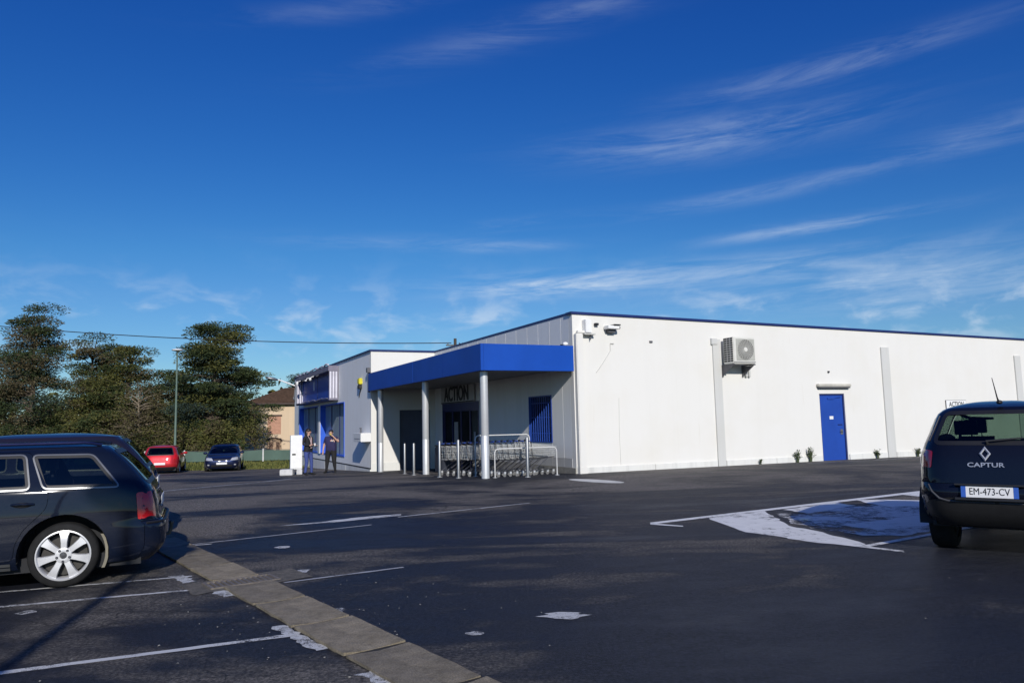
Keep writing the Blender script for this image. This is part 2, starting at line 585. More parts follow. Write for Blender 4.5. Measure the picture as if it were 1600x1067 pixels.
def make_concrete(name, c0, c1, scale=3.0, bump=0.4):
    m, nt, b, out = mat_base(name)
    n = nnoise(nt, scale, 8, 0.7)
    f = nnoise(nt, 90, 4, 0.7)
    c = nramp(nt, n, [(0.3, c0), (0.7, c1)])
    c = nmix(nt, 1.0, c, nramp(nt, f, [(0.3, (0.55, 0.55, 0.55)), (0.7, (1.4, 1.4, 1.4))]), 'MULTIPLY')
    oi = nt.nodes.new('ShaderNodeObjectInfo')                      # every slab cast a little lighter or darker
    c = nmix(nt, 1.0, c, nramp(nt, oi.outputs['Random'], [(0.0, (0.74, 0.74, 0.75)), (1.0, (1.16, 1.14, 1.10))]), 'MULTIPLY')
    nt.links.new(c, b.inputs['Base Color'])
    b.inputs['Roughness'].default_value = 0.88
    nbump(nt, b, nmath(nt, 'ADD', n, f), bump, 0.012)
    return m

ASPH = make_asphalt()
GRASS = make_grass()
WHITE = make_wall('white_render', (0.73, 0.717, 0.680), 0.018)
PANELW = make_wall('light_grey_cladding', (0.80, 0.80, 0.79), 0.06, 0.55)
ANNEXW = make_wall('pale_render', (0.88, 0.87, 0.85), 0.05)
STRIPW = make_wall('grey_white_paint', (0.58, 0.58, 0.56), 0.10)
SKIRT = make_wall('grey_skirting_paint', (0.48, 0.48, 0.48), 0.15)
PLINTH = make_wall('white_plinth_paint', (0.70, 0.70, 0.67), 0.22)
CONC = make_concrete('concrete', (0.20, 0.195, 0.18), (0.34, 0.33, 0.30))
SLABM = make_concrete('slab_concrete', (0.145, 0.122, 0.082), (0.30, 0.258, 0.19), 6.0, 0.8)
BLUE = pm('royal_blue_paint', (0.013, 0.060, 0.34), 0.45, 0, 0.10, 1.5, coat=0.0)
BLUEF = pm('blue_fascia_sheet', (0.007, 0.066, 0.38), 0.45, 0, 0.10, 0.8, spec=0.22)
DBLUE = pm('dark_blue_trim', (0.010, 0.020, 0.115), 0.4, 0, 0.12, 2.0)
NAVYSH = pm('dark_slate_shutter', (0.085, 0.10, 0.15), 0.5, 0, 0.12, 2.0)
STEEL = pm('brushed_steel', (0.30, 0.305, 0.31), 0.42, 0.8, 0.08, 6.0)
GALV = pm('galvanised_steel', (0.62, 0.63, 0.64), 0.42, 0.55, 0.08, 8.0)
CHROME = pm('chrome_wire', (0.66, 0.66, 0.64), 0.28, 0.45, 0.05, 8.0)
ALU = pm('grey_aluminium_column', (0.60, 0.61, 0.62), 0.42, 0.35, 0.06, 3.0)
WPAINT = pm('white_enamel', (0.80, 0.80, 0.79), 0.4, 0, 0.05, 4.0)
CREAM = pm('cream_casing', (0.66, 0.65, 0.60), 0.5, 0, 0.06, 4.0)
BLACK = pm('black_plastic', (0.014, 0.014, 0.016), 0.5, 0, 0.2, 6.0)
DARK = pm('dark_interior', (0.012, 0.013, 0.016), 0.8, 0, 0.3, 1.0)
GREYP = pm('grey_plastic', (0.10, 0.10, 0.11), 0.55, 0, 0.15, 4.0)
RUBBER = pm('tyre_rubber', (0.017, 0.017, 0.017), 0.85, 0, 0.25, 12.0, 0.2, 90, spec=0.2)
SHOPGL = glass_mat('shop_glass', (0.55, 0.60, 0.64), 1.5)
SOFFIT = make_wall('grey_soffit_boards', (0.22, 0.225, 0.23), 0.1)
PAINTW = worn_paint('worn_white_line', (0.64, 0.64, 0.62), None, 0.46, 18.0)
PAINTH = worn_paint('worn_white_hatching', (0.80, 0.80, 0.78), None, 0.36, 8.0)
PAINTV = worn_paint('nearly_gone_white_paint', (0.74, 0.74, 0.73), None, 0.70, 9.0)
PAINTS = worn_paint('chipped_white_paint', (0.60, 0.60, 0.58), None, 0.56, 20.0)
PAINTF = worn_paint('faded_white_line', (0.42, 0.42, 0.42), None, 0.50, 9.0)

# ------------------------------------------------------------------ ground
def grid_sheet(name, xs, ys, mat, dz):
    v = [(x, y, g(x, y) + dz) for y in ys for x in xs]
    n = len(xs)
    f = [(j * n + i, j * n + i + 1, (j + 1) * n + i + 1, (j + 1) * n + i) for j in range(len(ys) - 1) for i in range(n - 1)]
    o = MB().add(v, f).build(name, mat, None, smooth=True)
    return tag(o, None, None, None, 'structure')

def lines(a, b, step, far):
    q = list(np.arange(a, b + 1e-6, step))
    lo, hi = [], []
    s = step
    x = a
    while x > -far: s *= 1.5; x -= s; lo.append(x)
    s = step; x = b
    while x < far: s *= 1.5; x += s; hi.append(x)
    return lo[::-1] + q + hi

gr = grid_sheet('grass_ground', lines(-60, 60, 2.0, 900), lines(-30, 60, 1.0, 900), GRASS, -0.035)
tag(gr, 'rough yellow green grass around and beyond the car park')
lot = grid_sheet('car_park_asphalt', list(np.arange(-70, 70.1, 1.0)), list(np.arange(-34, 44.01, 0.5)) + [44.3], ASPH, 0.0)
tag(lot, 'dark patched asphalt of the car park')

def line_poly(a, b, w):
    a, b = Vector(a), Vector(b)
    d = (b - a).normalized(); n = Vector((-d.y, d.x)) * w / 2
    return [tuple(a - n), tuple(b - n), tuple(b + n), tuple(a + n)]

def ragged(poly, h, amp, rng):
    return [(x + rng.uniform(-amp, amp), y + rng.uniform(-amp, amp)) for x, y in dens(poly, h)]

rng = random.Random(5)
# bay lines on the left
bays = [((-9.5, 6.22), (-3.42, 8.04)), ((-9.2, 5.55), (-2.83, 7.43)), ((-7.6, 3.31), (-1.63, 5.67)), ((-8.5, 8.9), (-4.1, 10.25))]
for k, (a, b) in enumerate(bays):
    sheet('bay_line', [ragged(line_poly(a, b, (0.055, 0.06, 0.075, 0.055)[k]), 0.12, 0.006, rng)], PAINTW, 0.004, 0.25,
          ('thin white bay line under the rear wheel of the near estate', 'thin white bay line ending at the drain grate',
           'thick white bay line nearest the camera', 'white bay line behind the rear bumper of the near estate')[k])
# stubs of paint along the gutter
sheet('gutter_paint', [ragged(line_poly((-1.86, 5.93), (-1.33, 5.26), 0.10), 0.06, 0.02, rng), ragged(line_poly((-3.62, 8.10), (-3.30, 7.72), 0.13), 0.06, 0.02, rng),
                       ragged(line_poly((-2.95, 7.38), (-2.62, 7.02), 0.12), 0.06, 0.02, rng), ragged(line_poly((-0.95, 4.78), (-0.55, 4.40), 0.16), 0.06, 0.02, rng)], PAINTS, 0.0045, 0.1, 'chipped white paint along the gutter edge')
# faded lines in the middle distance
sheet('faded_line', [ragged(line_poly((-9.39, 19.9), (-7.93, 23.1), 0.16), 0.3, 0.02, rng), ragged(line_poly((-7.93, 23.1), (-7.6, 25.8), 0.16), 0.3, 0.02, rng)], PAINTF, 0.004, 0.4, 'faded white line far left before the two people')
sheet('faded_line', [ragged(line_poly((-1.95, 12.55), (0.25, 14.02), 0.06), 0.2, 0.01, rng), ragged([(-3.7, 11.9), (-2.9, 12.12), (-1.9, 12.72), (-1.95, 12.95), (-2.6, 12.72), (-3.1, 12.3)], 0.15, 0.03, rng)], PAINTW, 0.004, 0.3, 'white line with a smeared wide end in the middle of the car park')
sheet('faded_line', [ragged(line_poly((-4.55, 10.15), (-2.22, 11.68), 0.06), 0.2, 0.01, rng)], PAINTF, 0.004, 0.3, 'thin faded line from the gutter towards the shop')
sheet('faded_line', [ragged(line_poly((-2.3, 7.55), (-1.2, 8.15), 0.05), 0.2, 0.01, rng)], PAINTF, 0.004, 0.3, 'short faint line right of the drain grate')
# hatched bay on the right
hat = [[(1.92, 10.91), (7.47, 13.92), (7.40, 13.66), (1.89, 10.72)],
       [(1.91, 10.84), (2.30, 10.49), (2.28, 10.40), (1.90, 10.71)],
       [(3.29, 9.27), (4.12, 8.14), (4.08, 8.05), (3.25, 9.15)],
       [(3.83, 8.51), (6.4, 10.02), (6.36, 9.90), (3.83, 8.40)]]
sheet('bay_line', hat, PAINTH, 0.0048, 0.3, 'white outline of the hatched bay before the dark SUV')
sheet('hatching', [ragged([(2.83, 11.18), (3.83, 11.75), (3.78, 11.19), (3.66, 10.17), (3.85, 9.41), (3.93, 8.62), (3.82, 8.50), (3.48, 8.78), (3.27, 9.23), (2.92, 9.78), (2.88, 10.3)], 0.15, 0.03, rng)], PAINTH, 0.004, 0.2, 'broad white painted band at the left end of the hatched bay')
sheet('hatching', [ragged([(4.19, 11.88), (5.34, 12.6), (5.38, 12.07), (4.94, 11.75), (4.36, 11.3)], 0.15, 0.04, rng)], PAINTH, 0.0042, 0.2, 'second white painted patch of the hatched bay')
sheet('hatching', [ragged([(5.76, 12.85), (6.36, 12.69), (6.9, 12.3), (7.4, 11.9), (6.32, 11.74), (5.81, 11.81), (5.70, 12.3)], 0.15, 0.03, rng)], PAINTH, 0.0042, 0.2, 'third white painted stripe of the hatched bay')
sheet('hatching', [ragged([(4.55, 9.55), (5.2, 9.75), (6.9, 11.0), (6.7, 11.35), (5.6, 10.7), (4.3, 10.1)], 0.15, 0.04, rng)], PAINTH, 0.0042, 0.2, 'long white painted stripe of the hatched bay beside the dark SUV')
sheet('hatching', [ragged([(6.77, 13.42), (7.45, 13.75), (8.2, 13.9), (8.3, 13.1), (6.97, 12.97)], 0.15, 0.03, rng)], PAINTH, 0.0042, 0.2, 'white painted stripe of the hatched bay nearest the shop wall')
sheet('hatching', [ragged([(3.91, 11.42), (4.36, 11.3), (4.94, 11.75), (5.6, 12.1), (7.3, 11.8), (7.2, 10.9), (5.89, 9.85), (5.16, 9.40), (4.6, 9.1), (4.2, 9.2), (3.88, 9.76), (3.78, 10.39)], 0.15, 0.04, rng)], PAINTV, 0.0036, 0.2, 'worn bluish remains of paint inside the hatched bay')
# lines near the long wall
sheet('bay_line', [line_poly(tuple(Wd(8.0, -1.0).xy), tuple(Wd(10.6, -1.55).xy), 0.08), line_poly(tuple(Wd(10.6, -1.55).xy), tuple(Wd(15.5, -0.9).xy), 0.08)], PAINTW, 0.004, 0.5, 'white bent line on the asphalt below the blue side door')
# splashes of leftover paint
def splash(cx, cy, r, rng, e=1.0):
    return [(cx + r * e * (0.55 + 0.6 * rng.random()) * math.cos(a), cy + r * (0.55 + 0.6 * rng.random()) * math.sin(a)) for a in [2 * math.pi * k / 14 for k in range(14)]]
for x, y, r, e, lab in ((-1.52, 6.33, 0.10, 0.8, 'white splash of old paint beside the gutter'), (0.35, 5.95, 0.085, 1.9, 'long white chip of old paint in the foreground asphalt'),
                        (-0.32, 5.54, 0.045, 1.2, 'small pale spot on the asphalt near the camera'), (-2.29, 8.09, 0.10, 1.0, 'white splash of old paint right of the drain grate'),
                        (-2.99, 9.76, 0.09, 1.0, 'white splash of old paint beyond the gutter'), (-4.25, 6.64, 0.06, 1.2, 'small white chip by the rear wheel')):
    sheet('paint_splash', [splash(x, y, r * 1.3, rng, e)], PAINTS, 0.004, 0.05, lab)
sheet('white_patch', [[(Wd(-1.3 + 0.55 * math.cos(a) * 0.55 - 0.1 * math.sin(a), -3.15 + 1.05 * math.sin(a))).xy[:] for a in [2 * math.pi * k / 18 for k in range(18)]]], pm('white_spill', (0.62, 0.61, 0.56), 0.8), 0.004, 0.3, 'white oval patch on the asphalt before the shop corner')
mb = MB()
rr = random.Random(77)
for k in range(300):
    d = rr.random() ** 0.6
    x, y = rr.uniform(-7, 8), rr.uniform(4.4, 24)
    r = rr.uniform(0.0025, 0.006) * (1 + y * 0.05)
    if rr.random() < 0.35: x, y = rr.gauss(-1.6, 1.0), rr.gauss(6.2, 0.9)
    z = g(x, y) + 0.002
    a0 = rr.random() * 6
    mb.add([(x + r * math.cos(a0 + q * 1.57) * rr.uniform(.5, 1.4), y + r * math.sin(a0 + q * 1.57) * rr.uniform(.5, 1.4), z + (q % 2) * r * 0.3) for q in range(4)] + [(x, y, z + r * 0.7)],
           [(0, 1, 4), (1, 2, 4), (2, 3, 4), (3, 0, 4)])
tag(mb.build('grit', pm('pale_grit', (0.22, 0.215, 0.20), 0.8, 0, 0.4, 40)), 'pale grit and specks scattered over the asphalt', None, None, 'stuff')

G0_ = Vector((-0.96, 5.22, 0)); GD_ = Vector((-0.594, 0.8045, 0))
# paved gutter of concrete slabs with a grate
sheet('gutter_joint_dirt', [line_poly(tuple((G0_ + GD_ * -5).xy), tuple((G0_ + GD_ * 8.2).xy), 0.47)], pm('dark_joint_dirt', (0.022, 0.02, 0.016), .95, 0, .4, 20), 0.004, 0.4, 'dark dirt in the joints under the gutter slabs')
gut = thing('slab_gutter', 'shallow gutter of brown grey concrete slabs across the car park', None)
del gut['label']
tag(gut, 'shallow gutter of brown grey concrete slabs across the car park', None, None, 'structure')
G0 = Vector((-0.96, 5.22, 0)); GD = Vector((-0.594, 0.8045, 0)); GN = Vector((0.8045, 0.594, 0))
slab_meshes = []
for k in range(5):
    r5 = random.Random(k)
    mb = MB()
    L, Wt = 0.935, 0.46
    nx, ny = 7, 5
    v = []
    for j in range(ny):
        for i in range(nx):
            t, w = i / (nx - 1) - 0.5, j / (ny - 1) - 0.5
            dip = 0.014 * (1 - min(1, abs(w) / 0.42) ** 2)
            e = 0.006 if (i in (0, nx - 1) or j in (0, ny - 1)) else 0
            v.append((t * (L - 0.045) + r5.uniform(-.004, .004), w * (Wt + r5.uniform(-.01, .01)), 0.021 - dip - e + r5.uniform(-.002, .002)))
    f = [(j * nx + i, j * nx + i + 1, (j + 1) * nx + i + 1, (j + 1) * nx + i) for j in range(ny - 1) for i in range(nx - 1)]
    bd = [i for i in range(nx)] + [j * nx + nx - 1 for j in range(1, ny)] + [(ny - 1) * nx + i for i in range(nx - 2, -1, -1)] + [j * nx for j in range(ny - 2, 0, -1)]
    o = len(v)
    v += [(v[i][0], v[i][1], -0.08) for i in bd]
    f += [(bd[i], o + i, o + (i + 1) % len(bd), bd[(i + 1) % len(bd)]) for i in range(len(bd))]
    me = bpy.data.meshes.new('slab'); me.from_pydata(v, [], f); me.materials.append(SLABM)
    slab_meshes.append(me)
for k in range(-5, 9):
    t = 0.47 + k * 0.945
    if k >= 3: t += 0.36
    p = G0 + GD * t
    if k == 2: gpos = G0 + GD * (t + 0.945 * 0.5 + 0.18)
    o = link('slab', slab_meshes[k % 5], gut, (p.x, p.y, g(p.x, p.y) + .006 + rng.uniform(-.003, .004)), (rng.uniform(-.005, .005), 0, math.atan2(GD.y, GD.x) + rng.uniform(-.006, .006)))
dr = thing('drain_grate', 'dark cast iron drain grate set between the gutter slabs', 'drain grate', (gpos.x, gpos.y, g(gpos.x, gpos.y)), math.atan2(GD.y, GD.x))
IRON = pm('rusty_cast_iron', (0.19, 0.165, 0.14), 0.7, 0.4, 0.3, 20, 0.3)
mb = MB()
mb.box(-.17, .17, -.34, -.30, -.02, .018).box(-.17, .17, .30, .34, -.02, .018).box(-.17, -.14, -.30, .30, -.02, .018).box(.14, .17, -.30, .30, -.02, .018)
mb.build('frame', IRON, dr, bevel=0.004)
MB().box(-.16, .16, -.32, .32, -.10, -.06).build('sump', DARK, dr)
bar = MB().box(-.14, .14, -.012, .012, -.01, .014).build('bar', IRON, dr)
bar.location.y = -0.26
for k in range(1, 11):
    c = bar.copy(); COL.objects.link(c); c.location.y = -0.26 + 0.052 * k
CONCP = MB()
sheet('concrete_surround', [ragged([(gpos + GD * a + GN * b).xy[:] for a, b in ((-.3, -.52), (.3, -.52), (.34, .62), (-.26, .62))], 0.12, 0.02, rng)], make_concrete('rough_dark_concrete', (0.05, 0.047, 0.042), (0.16, 0.145, 0.12), 14.0, 0.6), 0.0055, 0.2, 'rough concrete patch round the drain grate')
# ------------------------------------------------------------------ the shop: long white hall
def hx(mb, pts, mi=0):
    """box from 4 (x, z) corners pushed in y, given as (poly, y0, y1)"""
    poly, y0, y1 = pts
    return mb.prism(poly, y0, y1, lambda x, z, a: (x, a, z), mi)

def top(u): return 4.69 - 0.0100 * u
shop = thing('shop_building', 'long white single storey shop hall with blue roof edge and blue side door', 'shop building', BO, BR)
UE = 34.0
# long wall, with the doorway left open
mb = MB()
for poly in ([(0, -1), (9.88, -1), (9.88, top(9.88)), (0, top(0))], [(9.88, 2.24), (11.1, 2.24), (11.1, top(11.1)), (9.88, top(9.88))],
             [(11.1, -1), (UE, -1), (UE, top(UE)), (11.1, top(11.1))], [(9.88, -1), (11.1, -1), (11.1, -0.15), (9.88, -0.15)]):
    hx(mb, (poly, 0.0, 0.22))
mb.build('side_wall', WHITE, shop, weld=True)
MB().box(0.5, UE - .05, 0.24, 12.0, -1, 4.2).build('hall_core', PANELW, shop)
mb = MB(); hx(mb, ([(0.16, 4.22), (UE - .02, 4.2), (UE - .02, top(UE) - .06), (0.16, top(0) - .05)], 0.221, 12.34)); mb.build('roof', pm('grey_roofing', (0.25, 0.25, 0.26), 0.8), shop)
# blue roof edge along the long wall and the front
mb = MB(); hx(mb, ([(-0.05, top(0) - 0.035), (UE, top(UE) - 0.035), (UE, top(UE) + 0.035), (-0.05, top(0) + 0.035)], -0.05, 0.3)); mb.build('roof_edge', DBLUE, shop)
MB().box(-0.012, 0.2, 0.301, 12.34, 4.655, 4.725).build('roof_edge', DBLUE, shop)
# pilasters, plinth blocks, corner pipe
for u0, u1, zt in ((5.22, 5.54, 4.04), (13.12, 13.54, 3.95), (21.1, 21.5, 3.77)):
    MB().box(u0, u1, -0.05, 0.0, -1, zt).build('pilaster', STRIPW, shop, bevel=0.006)
xs = [0.42, 5.2, 9.85]
for a, b in ((0.33, 5.20), (5.56, 9.84), (11.14, 13.10), (13.56, 21.08), (21.52, UE - .1)):
    n = max(1, round((b - a) / 2.4)) if b < 22 else 5
    for k in range(n):
        p0, p1 = a + (b - a) * k / n, a + (b - a) * (k + 1) / n
        MB().box(p0 + .006, p1 - .006, -0.045, 0.0, -1, 0.125 - 0.003 * p0).build('plinth_block', PLINTH, shop, bevel=0.008)
pipe = MB().box(0.03, 0.27, -0.17, 0.0, -0.9, 4.06).build('downpipe', WHITE, shop, bevel=0.02)
MB().box(0.02, 0.28, -0.18, 0.0, -0.3, 0.16).build('pipe_shoe', WHITE, pipe, bevel=0.01)
MB().box(0.10, 0.62, -0.15, -0.03, 4.07, 4.15).build('pipe_arm', WHITE, pipe, bevel=0.015)
MB().tube([(1.53, -0.006, 0.15), (1.52, -0.006, 1.2), (1.55, -0.006, 2.15)], 0.008, 6).build('crack_filler', STRIPW, shop)
cab = MB().tube([(0.78, -0.012, 2.92), (1.0, -0.012, 3.18), (1.30, -0.012, 3.58), (1.30, -0.012, 3.78)], 0.012, 6).tube([(1.30, -0.012, 3.8), (1.42, -0.03, 3.8)], 0.02, 6)
cab.build('wall_cable', STRIPW, shop)
MB().box(2.75, 2.86, -0.03, 0.0, 3.86, 3.92).build('wall_bracket', GREYP, shop)
# front wall of tall cladding panels (they face the entrance)
openings = [(1.43, 3.02, 0.83, 2.31), (7.30, 11.40, -1.2, 2.33)]
cuts = [0.0, 0.70, 1.43, 2.22, 3.02, 3.87, 4.73, 5.58, 6.44, 7.30, 8.32, 9.35, 10.37, 11.40, 12.35]
for a, b in zip(cuts[:-1], cuts[1:]):
    spans = [(0.385, 4.655)]
    for o0, o1, z0, z1 in openings:
        if a >= o0 - .01 and b <= o1 + .01:
            spans = [s for s in ((0.385, z0), (z1, 4.655)) if s[1] > s[0] + .02]
    for z0, z1 in spans:
        MB().box(0.0, 0.14, a + (.006 if a else 0.221), b - .006, z0, z1).build('wall_panel', PANELW, shop, bevel=0.005)
    if a >= 7.29 and b <= 11.41: continue
    MB().box(-0.012, 0.13, a + (.004 if a else 0.221), b - .004, 0.12, 0.38).build('skirting_panel', SKIRT, shop, bevel=0.004)
MB().box(0.06, 0.5, 0.221, 12.35, 4.1, 4.65).build('panel_backing', GREYP, shop)
MB().box(0.10, 0.499, 3.03, 7.29, -1, 4.09).build('panel_backing', GREYP, shop)
MB().box(0.10, 0.499, 0.23, 1.42, -1, 4.09).build('panel_backing', GREYP, shop)
MB().box(0.10, 0.499, 11.41, 12.34, -1, 4.09).build('panel_backing', GREYP, shop)
for a, b in ((0.0, 3.6), (3.6, 7.26), (11.44, 12.35)):
    MB().box(-0.03, 0.12, a + .004, b - .004, -1.2, 0.118).build('plinth_block', CONC, shop, bevel=0.006)
# barred window
win = MB().box(-0.015, 0.10, 1.43, 1.465, 0.83, 2.31).box(-0.015, 0.10, 2.985, 3.02, 0.83, 2.31).box(-0.015, 0.10, 1.465, 2.985, 0.83, 0.865).box(-0.015, 0.10, 1.465, 2.985, 2.275, 2.31).build('window', BLUE, shop, bevel=0.006)
MB().box(0.085, 0.095, 1.466, 2.984, 0.866, 2.274).build('pane', glass_mat('barred_window_glass', (0.05, 0.09, 0.28), 1.5), win)
MB().box(0.2, 0.49, 1.43, 3.02, 0.6, 2.4).build('dark_room', DBLUE, win)
for k in range(10):
    y = 1.545 + k * 0.152
    MB().box(0.012, 0.036, y - .011, y + .011, 0.868, 2.272).build('bar', BLUE, win)
for z in (1.12, 1.62, 2.08):
    MB().box(0.037, 0.052, 1.49, 2.96, z - .016, z + .016).build('bar', BLUE, win)
# sliding entrance doors
ent = MB().box(-0.01, 0.14, 7.30, 7.40, -1.2, 2.33).box(-0.01, 0.14, 11.30, 11.40, -1.2, 2.33).box(-0.01, 0.14, 7.40, 11.30, 2.05, 2.33).build('entrance', DBLUE, shop, bevel=0.005)
for k in range(4):
    a, b = 7.40 + .975 * k, 7.40 + .975 * (k + 1)
    lf = MB().box(0.05, 0.10, a, a + .06, -0.75, 2.05).box(0.05, 0.10, b - .06, b, -0.75, 2.05).box(0.05, 0.10, a + .06, b - .06, -0.75, -0.5).box(0.05, 0.10, a + .06, b - .06, 1.98, 2.05).build('door_leaf', DBLUE, ent, bevel=0.004)
    MB().box(0.07, 0.08, a + .06, b - .06, -0.5, 1.98).build('pane', SHOPGL, lf)
MB().box(0.495, 0.499, 7.32, 11.38, -1.2, 2.4).build('dark_lobby', DARK, ent)
paper = pm('grey_notice', (0.30, 0.31, 0.32), 0.7)
MB().box(0.060, 0.064, 9.7, 10.15, 0.62, 1.55).build('notice', paper, ent)
MB().box(0.060, 0.064, 7.82, 8.02, 0.55, 1.15).build('notice', paper, ent)
MB().box(0.060, 0.064, 9.9, 10.3, 0.05, 0.5).build('notice', BLACK, ent)
# side door
sd = MB().box(9.88, 9.93, 0.03, 0.12, -0.15, 2.24).box(11.05, 11.1, 0.03, 0.12, -0.15, 2.24).box(9.93, 11.05, 0.03, 0.12, 2.18, 2.24).build('side_door', DBLUE, shop)
lf = MB().box(9.935, 11.045, 0.05, 0.10, -0.12, 2.175).build('door_leaf', BLUE, sd, bevel=0.004)
MB().box(10.30, 10.62, 0.02, 0.05, 2.04, 2.10).tube([(10.62, 0.03, 2.08), (10.95, 0.0, 2.13)], 0.012, 6).build('door_closer', BLUE, sd, bevel=0.004)
MB().box(10.84, 10.97, 0.035, 0.05, 0.80, 0.98).tube([(10.93, 0.03, 0.9), (10.93, -0.01, 0.9), (10.78, -0.015, 0.9)], 0.011, 6).build('handle', STEEL, sd)
MB().box(10.74, 10.96, 0.04, 0.05, 1.12, 1.16).build('push_plate', DBLUE, sd)
MB().box(10.36, 10.54, 0.042, 0.05, 1.34, 1.45).build('door_notice', WPAINT, sd)
MB().box(9.80, 11.2, -0.12, 0.12, -0.9, -0.145).build('doorstep', CONC, shop, bevel=0.01)

# sign over the entrance
def front_M(u, v, z):      # lettering that reads from the entrance side
    return Matrix(((0, 0, -1, u), (-1, 0, 0, v), (0, 1, 0, z), (0, 0, 0, 1)))
LETT = pm('black_lettering', (0.012, 0.012, 0.013), 0.5)
sg = thing('shop_sign', 'wide pale ACTION sign board over the shop entrance doors', 'sign', tuple(BO + NX * -0.03 + AX * 9.45 + Vector((0, 0, 2.70))), BR)
MB().box(-0.05, 0.0, -1.85, 1.85, -0.38, 0.40).build('board', pm('sign_board', (0.42, 0.42, 0.42), 0.5), sg, bevel=0.006)
MB().box(-0.062, -0.05, -1.85, 1.85, -0.375, -0.33).build('border', LETT, sg)
MB().box(-0.062, -0.05, -1.85, 1.85, 0.335, 0.38).build('border', LETT, sg)
text_mesh('lettering', 'ACTION', 0.84, LETT, sg, front_M(-0.062, 0.05, -0.03), 0.012, 0.86, 0.014)

# small sign on the long wall
def side_M(u, v, z):
    return Matrix(((1, 0, 0, u), (0, 0, -1, v), (0, 1, 0, z), (0, 0, 0, 1)))
s2 = thing('wall_sign', 'small white ACTION sign on the long wall above the dark SUV', 'sign', tuple(BO + NX * 17.15 + AX * -0.005 + Vector((0, 0, 1.66))), BR)
MB().box(-.60, .60, -0.03, 0.0, -.29, .30).build('frame', GREYP, s2)
MB().box(-.585, .585, -0.036, -0.03, -.275, .285).build('board', WPAINT, s2)
text_mesh('lettering', 'ACTION', 0.26, LETT, s2, side_M(0.02, -0.037, 0.13), 0.002, 0.9, 0.004)
mb = MB()
Mc = Matrix.Translation((-.40, -0.038, -.12)) @ Matrix.Rotation(R(90), 4, 'X')
mb.lathe([(0.0, 0.002), (.085, 0.002), (.085, 0.0)], 20, Mc); mb.build('roundel', GREYP, s2)
MB().box(-.25, .45, -0.039, -0.037, -.10, -.07).box(-.25, .35, -0.039, -0.037, -.17, -.145).build('small_print', GREYP, s2)

# air conditioner on brackets
ac = thing('air_conditioner', 'cream outdoor air conditioner on wall brackets below the roof edge', 'air conditioner', tuple(BO + NX * 6.02 + AX * 0.0 + Vector((0, 0, 3.2))), BR)
MB().box(-.46, .46, -.62, -.14, 0.0, .86).build('casing', CREAM, ac, bevel=0.02)
MB().box(-.455, .455, -.626, -.6195, .04, .06).build('base_edge', GREYP, ac)
gm = MB().box(-.34, .42, -.632, -.62, .10, .80).build('fan_grille', pm('grille_plate', (0.42, 0.42, 0.38), 0.6), ac, bevel=0.004)
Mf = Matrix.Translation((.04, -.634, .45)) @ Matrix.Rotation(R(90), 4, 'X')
mb = MB(); mb.lathe([(0.33, 0.0), (0.33, 0.004), (0.0, 0.004)], 36, Mf); mb.build('fan_shade_disc', pm('fan_shadow_plate', (0.13, 0.13, 0.12), 0.7), gm)  # flat disc; shade of the fan opening is put into its dark colour
mb = MB()
for r in (0.12, 0.155, 0.19, 0.225, 0.26, 0.295, 0.33):
    mb.tube([(.04 + r * math.cos(a), -.646, .45 + r * math.sin(a)) for a in [2 * math.pi * k / 28 for k in range(29)]], 0.004, 4)
for k in range(24):
    a = 2 * math.pi * k / 24
    mb.tube([(.04 + .09 * math.cos(a), -.648, .45 + .09 * math.sin(a)), (.04 + .34 * math.cos(a + .5), -.646, .45 + .34 * math.sin(a + .5))], 0.004, 4)
mb.build('wire_guard', CREAM, gm)
mb = MB(); mb.lathe([(0.0, 0.03), (.07, 0.022), (.085, 0.0)], 20, Mf); mb.build('fan_hub', CREAM, gm, smooth=True)
mb = MB()
for zz in range(11):
    z = .07 + zz * .072
    for y0, y1 in ((-.60, -.49), (-.46, -.34), (-.31, -.18)):
        mb.box(-.466, -.459, y0, y1, z, z + .05)
mb.build('coil_grille', pm('coil_dark', (0.03, 0.03, 0.03), 0.6), ac)
for x in (-.44, .40):
    MB().box(x, x + .04, -.62, 0.0, -.045, -.004).box(x, x + .04, -.05, 0.0, -.40, -.0451).build('bracket', GREYP, ac)
for x in (-.435, .425):
    MB().prism([(-.05, -.05), (-.56, -.05), (-.05, -.36)], x, x + .01, lambda y, z, q: (q, y, z)).build('gusset', GREYP, ac)
for x in (.50, .63):
    MB().box(x, x + .08, -.10, 0, -.39, -.05).build('pipe_cover', STRIPW, ac, bevel=0.01)
MB().tube([(.46, -.3, .5), (.6, -.22, .45), (.62, -.05, .3), (.62, -.05, -.1)], 0.02, 6).build('coolant_pipe', WPAINT, ac)
MB().box(.461, .52, -.30, -.2, .72, .84).build('valve_cover', pm('green_plastic', (0.05, 0.35, 0.25), 0.5), ac)
MB().box(-.86, -.62, -.08, 0.0, .66, .86).build('trunking', STRIPW, ac, bevel=0.01)

